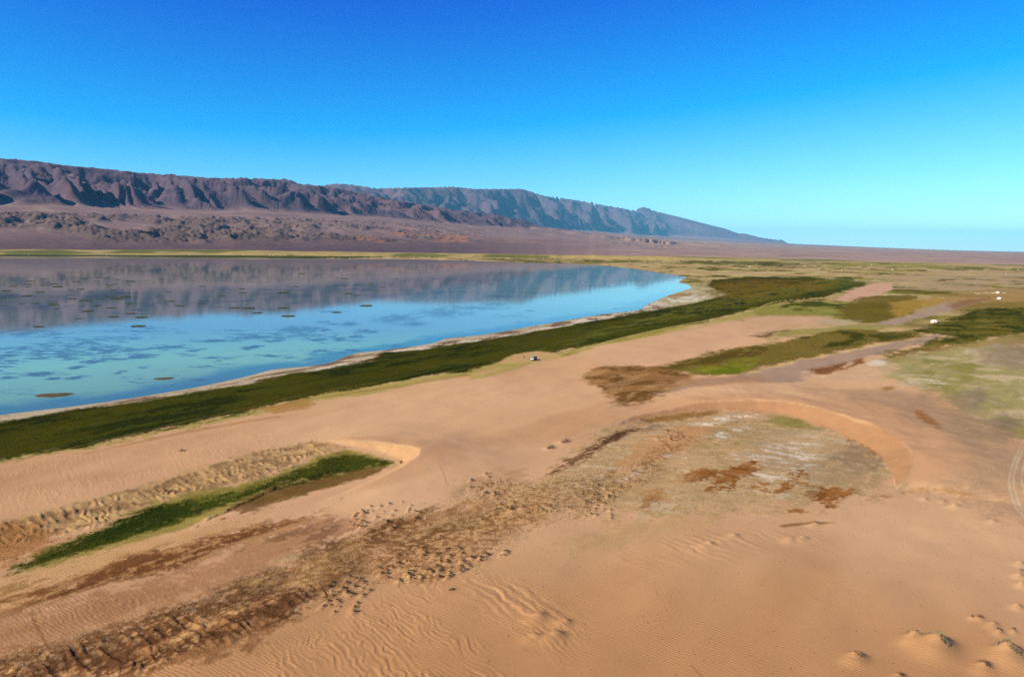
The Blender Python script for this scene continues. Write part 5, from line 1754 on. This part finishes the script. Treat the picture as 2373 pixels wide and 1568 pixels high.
fg = MB()
fg.lathe([(3.0, 0.0), (3.05, 0.6), (2.95, 1.55), (3.1, 1.5), (2.1, 2.15), (0.6, 2.72), (0.05, 2.8)], 14, mi=0)
fg.box(2.85, 3.1, -0.45, 0.45, 0.0, 1.45, 1)
far_ger = fg.mesh("felt_tent", [M["felt"], M["door_orange"]])
FAR3 = [(680, 242), (830, 243), (1245, 264), (1430, 232), (1555, 259), (1562, 259), (1640, 238), (2335, 262), (460, 212), (262, 190), (2262, 288), (965, 212), (1105, 256)]
FAR2 = [(180, 527), (540, 527), (615, 538), (970, 568), (1290, 573), (1348, 575), (1380, 582), (1470, 588), (1530, 583), (1613, 575), (1912, 560), (2180, 608), (2120, 605), (1780, 560)]
FAR1 = [(1295, 690), (1665, 699), (1845, 703), (1870, 705), (1925, 705), (1948, 706), (730, 708), (195, 686)]


def rest(pts):
    """ground or fan height under far points"""
    w = place(pts)
    return w


dgm = None
far_spots = [((1482.4 + x * .375, 525 + y * .382), "tiny white felt tent on the wide yellow steppe at the right", "far white tents on the right steppe", .55) for x, y in FAR3]
far_spots += [((741 + x * .3384, 401.5 + y * .3384), "tiny white felt tent on the far shore beyond the lake's right half", "far white tents behind the lake's right half", .55) for x, y in FAR2]
far_spots += [((x * .3384, 339.7 + y * .3384), "tiny white felt tent at the far shore below the left mountains", "far white tents below the left mountains", .8) for x, y in FAR1]
for (p, lab, grp, s) in far_spots:
    code = '3' if 'steppe' in lab else ('2' if 'lake' in lab else '1')
    w = place([(p[0], p[1] + 0.8)])[0]
    r = math.hypot(w[0], w[1])
    if r > D_SEAM - 60:
        w = w * (D_SEAM - 60) / r
        w[2] = 0.0
    o = link("felt_tent", far_ger)
    setpos(o, (w[0], w[1], w[2] - 0.02), rr.uniform(3.5, 5.5), s)
    tag(o, lab.replace("tiny white felt tent", "tiny white felt tent, %s," % ("left part" if p[0] < {"2": 1000, "1": 400, "3": 1750}[code] else "right part")), "tent", grp)


# ---- animals
def quadruped(name, L, H, body, neck, head, leg, mats, head_down=0.0, tail=0.3):
    """one continuous body: chest, belly, rump, neck, head, four jointed legs, tail"""
    j, e = [], []

    def add(p, r, parent=None):
        j.append((p, r))
        if parent is not None:
            e.append((parent, len(j) - 1))
        return len(j) - 1
    top = H * 0.82
    rump = add((-L * 0.42, 0, top - body * 0.3), body * 0.95)
    mid = add((0, 0, top - body * 0.6), body * 1.0, rump)
    chest = add((L * 0.36, 0, top - body * 0.5), body * 1.08, mid)
    nk = add((L * 0.62, 0, top + (H * 0.30 if head_down < .5 else -H * 0.12)), neck, chest)
    hd = add((L * 0.80, 0, top + (H * 0.34 if head_down < .5 else -H * 0.42)), head, nk)
    nose = add((L * 0.98, 0, top + (H * 0.20 if head_down < .5 else -H * 0.60)), head * 0.6, hd)
    tl = add((-L * 0.55, 0, top - body * 0.2), body * 0.25, rump)
    add((-L * 0.62, 0, top - body * 0.2 - H * tail), body * 0.15, tl)
    for sy in (-1, 1):
        sh = add((L * 0.36, sy * body * 0.6, top - body * 1.3), leg * 1.9, chest)
        kn = add((L * 0.38, sy * body * 0.62, H * 0.34), leg * 1.1, sh)
        an = add((L * 0.36, sy * body * 0.62, H * 0.09), leg * 0.85, kn)
        add((L * 0.39, sy * body * 0.62, 0.02), leg, an)
        hp = add((-L * 0.40, sy * body * 0.6, top - body * 1.4), leg * 2.3, rump)
        st = add((-L * 0.34, sy * body * 0.62, H * 0.42), leg * 1.5, hp)
        hk = add((-L * 0.48, sy * body * 0.62, H * 0.30), leg * 1.0, st)
        hf = add((-L * 0.45, sy * body * 0.62, H * 0.08), leg * 0.85, hk)
        add((-L * 0.42, sy * body * 0.62, 0.02), leg, hf)
    return skin_mesh(name, j, e, mats, 1, mid)


sheep_a = quadruped("sheep", 1.05, 0.82, 0.27, 0.15, 0.11, 0.045, [M["wool"]], 0.0, 0.12)
sheep_b = quadruped("sheep", 1.05, 0.82, 0.27, 0.15, 0.11, 0.045, [M["wool"]], 1.0, 0.12)
horse_a = quadruped("horse", 1.9, 1.5, 0.30, 0.20, 0.13, 0.065, [M["horse_coat"]], 0.0, 0.5)
horse_b = quadruped("horse", 1.9, 1.5, 0.30, 0.20, 0.13, 0.065, [M["horse_coat"]], 1.0, 0.5)
SHEEP = [(1290, 292), (1350, 297), (1385, 300), (1412, 290), (1440, 298), (1545, 288), (1575, 296), (1600, 290), (1640, 305), (1665, 290), (1690, 300), (1715, 290), (1950, 293), (1370, 310), (1520, 285), (1620, 288), (1555, 300), (1905, 288), (1480, 292), (1328, 303)]
for k, (x, y) in enumerate(SHEEP):
    w = place([(2124.8 + x * .1041, 648.5 + y * .1041 + 0.6)])[0]
    o = link("sheep", (sheep_a, sheep_b)[k % 2])
    setpos(o, w, rr.uniform(0, 6.28), rr.uniform(1.0, 1.2))
    tag(o, "pale woolly sheep grazing in the row left of the white tents", "sheep", "sheep grazing beside the felt tents")
HORSES = [(560, 712, 0), (605, 735, 0), (705, 718, 0), (725, 735, 0), (900, 722, 0), (1525, 740, 1), (1800, 740, 1)]
for k, (x, y, far) in enumerate(HORSES):
    w = place([(1544 + x * .05206, 605.3 + y * .05206 + 0.9)])[0]
    if poly_sdf(np.array([w[0]]), np.array([w[1]]), lake_poly)[0] < 0:
        w[2] = -0.45
    o = link("horse", (horse_a, horse_b)[k % 2])
    setpos(o, w, rr.uniform(0, 6.28), 1.15)
    mb = MB()
    for q in range(5):
        mb.box(0.55 + q * 0.13, 0.66 + q * 0.13, -0.03, 0.03, 1.3 + q * 0.07 if k % 2 == 0 else 1.3 - q * 0.05, 1.52 + q * 0.09 if k % 2 == 0 else 1.46 - q * 0.06)
    mb.build("mane", M["mane"], o)
    tag(o, ("dark horse standing in the shallows at the lake's right tip", "dark horse grazing alone on the steppe right of the lake tip")[far], "horse", ("dark horses at the lake's right tip", "dark horses on the steppe right of the lake tip")[far])

# ---- the van on its sandy clearing
van = link("parked_van", None)
W2 = 0.92
side = [(-2.3, 0.45), (2.25, 0.42), (2.38, 0.62), (2.36, 0.95), (2.22, 1.10), (1.75, 1.22), (1.15, 1.78), (0.9, 1.90), (-1.9, 1.93), (-2.22, 1.80), (-2.36, 1.1), (-2.36, 0.6)]


def hull(side, w0, tuck, zt):
    b = MB()
    rings = []
    for s, k in ((-1, 0.93), (-1, 1.0), (1, 1.0), (1, 0.93)):
        ring = []
        for (x, z) in side:
            t = max(0, (z - 1.05) / 0.9)
            y = s * (w0 - tuck * t) * (1 if k == 1.0 else 1.0)
            c = 0.04 if k != 1.0 else 0.0
            ring.append((x * (1 - c * 0.4), y - s * (0.0 if k != 1.0 else 0.05), z if k != 1.0 else z))
        rings.append(ring)
    # the outer skin sits at full width, slightly smaller in profile
    return b, rings


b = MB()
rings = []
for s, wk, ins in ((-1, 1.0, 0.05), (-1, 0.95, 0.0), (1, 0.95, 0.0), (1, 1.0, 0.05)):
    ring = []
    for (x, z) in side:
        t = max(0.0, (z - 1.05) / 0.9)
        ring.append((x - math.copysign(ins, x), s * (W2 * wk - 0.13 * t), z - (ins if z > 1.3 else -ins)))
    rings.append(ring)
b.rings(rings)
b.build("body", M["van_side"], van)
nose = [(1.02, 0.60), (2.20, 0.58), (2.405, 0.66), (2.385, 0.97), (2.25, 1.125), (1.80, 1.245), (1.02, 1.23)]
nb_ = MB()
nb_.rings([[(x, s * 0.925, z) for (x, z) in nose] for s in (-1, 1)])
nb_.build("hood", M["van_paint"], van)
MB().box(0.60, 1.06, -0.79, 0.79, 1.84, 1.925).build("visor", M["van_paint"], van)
MB().box(-2.15, 0.55, -0.78, 0.78, 1.90, 1.99).build("roof", M["van_black"], van)
rk = MB()
for y in (-0.70, 0.70):
    rk.box(-1.85, 0.65, y - 0.03, y + 0.03, 2.03, 2.08)
for x in (-1.6, -0.6, 0.4):
    rk.box(x - 0.03, x + 0.03, -0.73, 0.73, 1.992, 2.028)
rk.build("roof_rack", M["van_black"], van)
MB().add([(1.80, -0.80, 1.22), (1.80, 0.80, 1.22), (1.20, 0.70, 1.78), (1.20, -0.70, 1.78), (1.70, -0.78, 1.2), (1.70, 0.78, 1.2), (1.10, 0.68, 1.76), (1.10, -0.68, 1.76)],
         [(0, 1, 2, 3), (4, 7, 6, 5), (0, 4, 5, 1), (1, 5, 6, 2), (2, 6, 7, 3), (3, 7, 4, 0)]).build("windshield", M["van_glass"], van)
for s in (-1, 1):
    for (xa, xb, xc, xd) in ((0.62, 1.42, 1.06, 0.62), (-0.72, 0.54, 0.54, -0.72), (-2.05, -0.80, -0.80, -1.95)):
        ya, yb = s * 0.895, s * 0.82
        yi, yj = s * 0.86, s * 0.78
        MB().add([(xa, ya, 1.22), (xb, ya, 1.22), (xc, yb, 1.72), (xd, yb, 1.72), (xa, yi, 1.22), (xb, yi, 1.22), (xc, yj, 1.72), (xd, yj, 1.72)],
                 [(0, 1, 2, 3), (4, 7, 6, 5), (0, 4, 5, 1), (1, 5, 6, 2), (2, 6, 7, 3), (3, 7, 4, 0)]).build("side_window", M["van_glass"], van)
    MB().box(2.24, 2.43, s * 0.72 - 0.14, s * 0.72 + 0.14, 0.78, 0.96).build("headlight", M["lamp_lens"], van)
    MB().box(-2.40, -2.30, s * 0.80 - 0.07, s * 0.80 + 0.07, 0.85, 1.3).build("taillight", M["tail_lens"], van)
    MB().box(1.28, 1.42, s * 1.00 - 0.09, s * 1.00 + 0.09, 1.15, 1.35).build("mirror", M["van_black"], van)
    for x in (-1.42, 1.45):
        wh = MB()
        wh.lathe([(0.2, -0.11), (0.36, -0.11), (0.38, -0.06), (0.38, 0.06), (0.36, 0.11), (0.2, 0.11)], 18)
        t_ = wh.build("wheel", M["tyre"], van)
        t_.location = (x, s * 0.80, 0.38)
        t_.rotation_euler = (math.pi / 2, 0, 0)
        MB().lathe([(0.02, -0.125), (0.2, -0.12), (0.21, 0.12), (0.02, 0.125)], 14).build("rim", M["rim"], t_)
MB().box(2.25, 2.45, -0.86, 0.86, 0.42, 0.66).build("front_bumper", M["van_black"], van)
MB().box(-2.46, -2.28, -0.86, 0.86, 0.42, 0.66).build("rear_bumper", M["van_black"], van)
MB().box(2.30, 2.42, -0.5, 0.5, 0.78, 0.96).build("grille", M["van_black"], van)
x, y, z = place([(1236.5, 834)])[0]
HEAD = math.atan2(-0.86, -0.52)
setpos(van, (x, y, z), HEAD, 1.0)
tag(van, "dark van with white front and black roof on the sandy clearing by the meadow", "van")

# ---- the person beside it
j, e = [], []


def J(p, r, par=None):
    j.append((p, r))
    if par is not None:
        e.append((par, len(j) - 1))
    return len(j) - 1


pel = J((0, 0, 0.95), (0.15, 0.11))
wai = J((0, 0, 1.12), (0.135, 0.10), pel)
ch = J((0, 0, 1.34), (0.16, 0.11), wai)
nb = J((0, 0, 1.48), (0.075, 0.065), ch)
nk = J((0, 0.015, 1.55), 0.052, nb)
hd = J((0, 0.02, 1.63), (0.078, 0.088), nk)
J((0, 0.01, 1.72), (0.07, 0.08), hd)
J((0, 0.105, 1.635), 0.018, hd)
for s in (-1, 1):
    hp = J((s * 0.10, 0, 0.88), 0.095, pel)
    kn = J((s * 0.12, 0.015, 0.49), 0.062, hp)
    an = J((s * 0.125, -0.01, 0.09), 0.042, kn)
    J((s * 0.14, 0.14, 0.04), 0.038, an)
    sh = J((s * 0.19, 0, 1.42), 0.066, ch)
    el = J((s * 0.25, -0.02, 1.14), 0.045, sh)
    wr = J((s * 0.26, 0.05, 0.90), 0.032, el)
    pm_ = J((s * 0.262, 0.065, 0.83), (0.03, 0.02), wr)
    for q, (dy, ln_) in enumerate(((-0.03, 0.065), (-0.01, 0.085), (0.01, 0.09), (0.03, 0.08))):
        f1 = J((s * 0.262, 0.068 + dy, 0.79), 0.0095, pm_)
        f2 = J((s * 0.258, 0.076 + dy, 0.79 - ln_ * 0.5), 0.009, f1)
        J((s * 0.250, 0.082 + dy, 0.79 - ln_), 0.008, f2)
    t1 = J((s * 0.25, 0.105, 0.85), 0.010, pm_)
    J((s * 0.246, 0.12, 0.80), 0.009, t1)
pme = skin_mesh("person", j, e, [M["jacket"], M["trousers"], M["skin_tone"]], 1, 0)
mi = []
for p in pme.polygons:
    c = p.center
    arm = abs(c.x) > 0.2 and c.z < 1.25
    if c.z > 1.52 or (arm and c.z < 0.905):
        mi.append(2)
    elif c.z < 0.93 and not arm:
        mi.append(1)
    else:
        mi.append(0)
pme.polygons.foreach_set("material_index", mi)
person = link("person", pme)
hr = MB()
hr.lathe([(0.085, 1.64), (0.098, 1.70), (0.085, 1.77), (0.04, 1.805), (0.01, 1.81)], 12, 0, -0.015)
hr.build("hair", M["hair"], person, True)
x, y, z = place([(1213.6, 830.6)])[0]
setpos(person, (x, y, z), 2.2, 1.12)
tag(person, "person in dark clothes standing on the sand left of the van", "person")

# two small bundles on the ground by the van
for (px, py, lab, s) in ((1226, 831.5, "small dark bag lying between the person and the van", 0.9), (1249.5, 835.5, "small reddish bag lying right of the van", 0.9)):
    g = random.Random(int(px))
    b = MB()
    n = 14
    rings = []
    for fr, z in ((0.55, 0.0), (0.95, 0.10), (1.0, 0.22), (0.85, 0.36), (0.45, 0.46), (0.16, 0.50), (0.22, 0.56)):
        rings.append([(0.42 * fr * math.cos(6.2832 * k / n) * (1 + g.uniform(-.06, .06)), 0.30 * fr * math.sin(6.2832 * k / n) * (1 + g.uniform(-.06, .06)), z) for k in range(n)])
    b.rings(rings)
    o = b.build("bag", M["bag_cloth"], smooth=True)
    MB().lathe([(0.085, 0.485), (0.10, 0.50), (0.085, 0.515)], 10).build("tie", M["rope"], o)
    x, y, z = place([(px, py)])[0]
    setpos(o, (x, y, z), 0.5, s)
    tag(o, lab, "bag")



HOLLOW_GREEN = [(8, 1334), (48, 1304), (148, 1256), (259, 1212), (351, 1172), (443, 1156), (554, 1136), (628, 1110), (700, 1084), (800, 1054), (862, 1062), (760, 1090), (640, 1122), (554, 1156), (480, 1183), (425, 1208), (296, 1246), (185, 1281), (55, 1322)]
# ---- grass and scrub too fine to count
def tuft_field(name, mats, polys, n, size, tall, label, seed, keep_fn=None):
    """many little tufts of blades over patches of ground, one object"""
    g = np.random.default_rng(seed)
    P = []
    areas = []
    for w in polys:
        lo, hi = w.min(0), w.max(0)
        areas.append((hi - lo).prod())
    for w, ar in zip(polys, areas):
        k = int(n * ar / sum(areas))
        lo, hi = w.min(0), w.max(0)
        q = lo + g.random((k * 2, 2)) * (hi - lo)
        d = poly_sdf(q[:, 0], q[:, 1], w)
        q = q[d < g.random(len(q)) * 2.5 - 1.5]
        P.append(q)
    P = np.vstack(P)
    cl = fbm(P[:, 0], P[:, 1], 6.0, 3, seed)
    P = P[cl > g.random(len(P)) * 0.7 - 0.5]
    if keep_fn is not None:
        P = P[keep_fn(P)]
    az_ = np.abs(np.arctan2(P[:, 0], P[:, 1]))
    P = P[(az_ < 42 * D2R)]
    Z = height(P[:, 0], P[:, 1], False)
    m = len(P)
    s = size * (0.5 + g.random(m))
    NB = 4
    vs = np.zeros((m, NB * 3, 3), np.float32)
    for b in range(NB):
        a = g.random(m) * 6.283
        r = g.random(m) * 0.35 * s
        cx, cy = P[:, 0] + r * np.cos(a), P[:, 1] + r * np.sin(a)
        a2 = g.random(m) * 6.283
        w_ = 0.28 * s
        lx, ly = g.normal(0, 0.35, m) * s, g.normal(0, 0.35, m) * s
        vs[:, b * 3 + 0] = np.stack([cx - w_ * np.cos(a2), cy - w_ * np.sin(a2), Z - 0.03], 1)
        vs[:, b * 3 + 1] = np.stack([cx + w_ * np.cos(a2), cy + w_ * np.sin(a2), Z - 0.03], 1)
        vs[:, b * 3 + 2] = np.stack([cx + lx, cy + ly, Z + tall * s * (0.6 + 0.7 * g.random(m))], 1)
    nt_ = m * NB
    me = bpy.data.meshes.new(name)
    me.vertices.add(nt_ * 3)
    me.vertices.foreach_set("co", vs.reshape(-1).astype(np.float32))
    me.loops.add(nt_ * 3)
    me.loops.foreach_set("vertex_index", np.arange(nt_ * 3, dtype=np.int32))
    me.polygons.add(nt_)
    me.polygons.foreach_set("loop_start", np.arange(0, nt_ * 3, 3, dtype=np.int32))
    me.polygons.foreach_set("material_index", np.repeat(g.integers(0, len(mats), m), NB).astype(np.int32))
    for mt in mats:
        me.materials.append(mt)
    me.update(calc_edges=True)
    o = link(name, me)
    tag(o, label, kind="stuff")
    print(name, m)
    return o


def gmat(name, c):
    m = new_mat(name, tuple(alb(*c)), 0.95, 0.0)
    speckle(m, 0.35, 0.35)
    return m


tuft_field("meadow_grass", [gmat("grass_dark", (56, 62, 12)), gmat("grass_mid", (78, 82, 24)), gmat("grass_olive", (98, 92, 34))],
           [place(MEADOW)[:, :2]], 70000, 0.5, 0.45, "dark green sedge and grass of the lakeside meadow", 301, lambda p: np.hypot(p[:, 0], p[:, 1]) < 900)
tuft_field("hollow_grass", [gmat("hollow_green", (66, 84, 22)), gmat("hollow_olive", (104, 104, 44)), gmat("hollow_deep", (50, 66, 16))],
           [place(HOLLOW_GREEN)[:, :2]], 13000, 0.26, 0.5, "green grass in the narrow hollow between the dunes", 302)
tuft_field("scrub_tufts", [gmat("scrub_brown", (96, 66, 40)), gmat("scrub_dark", (64, 46, 32)), gmat("scrub_straw", (152, 112, 76))],
           [b for b in belts_w] + [gp([(1870, 858), (1990, 830), (2010, 840), (1885, 880)])], 18000, 0.24, 0.5, "low dry scrub and stubble over the brown hummocky belts", 303)
tuft_field("flats_grass", [gmat("flat_green", (84, 84, 28)), gmat("flat_olive", (126, 114, 52)), gmat("flat_dark", (60, 64, 18))],
           [place(WEDGE)[:, :2], place(RG)[:, :2]], 24000, 0.5, 0.4, "olive grass tufts on the flats at the right", 304, lambda p: np.hypot(p[:, 0], p[:, 1]) < 800)

tuft_field("sand_litter", [gmat("litter_dark", (84, 58, 40)), gmat("litter_brown", (120, 82, 54))],
           [gp([(-100, 1440), (700, 1210), (1300, 1180), (2372, 1140), (2500, 1600), (1200, 1620), (-100, 1620)]), gp([(0, 1075), (900, 905), (1400, 850), (1400, 990), (1000, 1100), (740, 1010), (0, 1200)])], 5200, 0.16, 0.6, "scattered dry twigs and dung on the open sand", 305)

# ----------------------------------------------------------------- the air between
def build_haze():
    me = bpy.data.meshes.new("haze")
    x0, x1, y0, y1, z0, z1 = -130000.0, 130000.0, -120000.0, 130000.0, -8.0, float(MZ.max()) + 250.0
    v = [(x0, y0, z0), (x1, y0, z0), (x1, y1, z0), (x0, y1, z0), (x0, y0, z1), (x1, y0, z1), (x1, y1, z1), (x0, y1, z1)]
    me.from_pydata(v, [], [(0, 3, 2, 1), (4, 5, 6, 7), (0, 1, 5, 4), (1, 2, 6, 5), (2, 3, 7, 6), (3, 0, 4, 7)])
    m = bpy.data.materials.new("haze_air")
    m.use_nodes = True
    nt = m.node_tree
    nt.nodes.clear()
    out = nt.nodes.new("ShaderNodeOutputMaterial")
    pv = nt.nodes.new("ShaderNodeVolumePrincipled")
    pv.inputs["Color"].default_value = (0.22, 0.74, 1.0, 1)
    pv.inputs["Density"].default_value = 0.95e-5
    pv.inputs["Anisotropy"].default_value = 0.0
    nt.links.new(pv.outputs[0], out.inputs["Volume"])
    me.materials.append(m)
    o = bpy.data.objects.new("haze", me)
    COL.objects.link(o)
    print("HAZE TOP", z1)
    tag(o, "thin blue haze over the lake basin and mountains", kind="stuff")


build_haze()
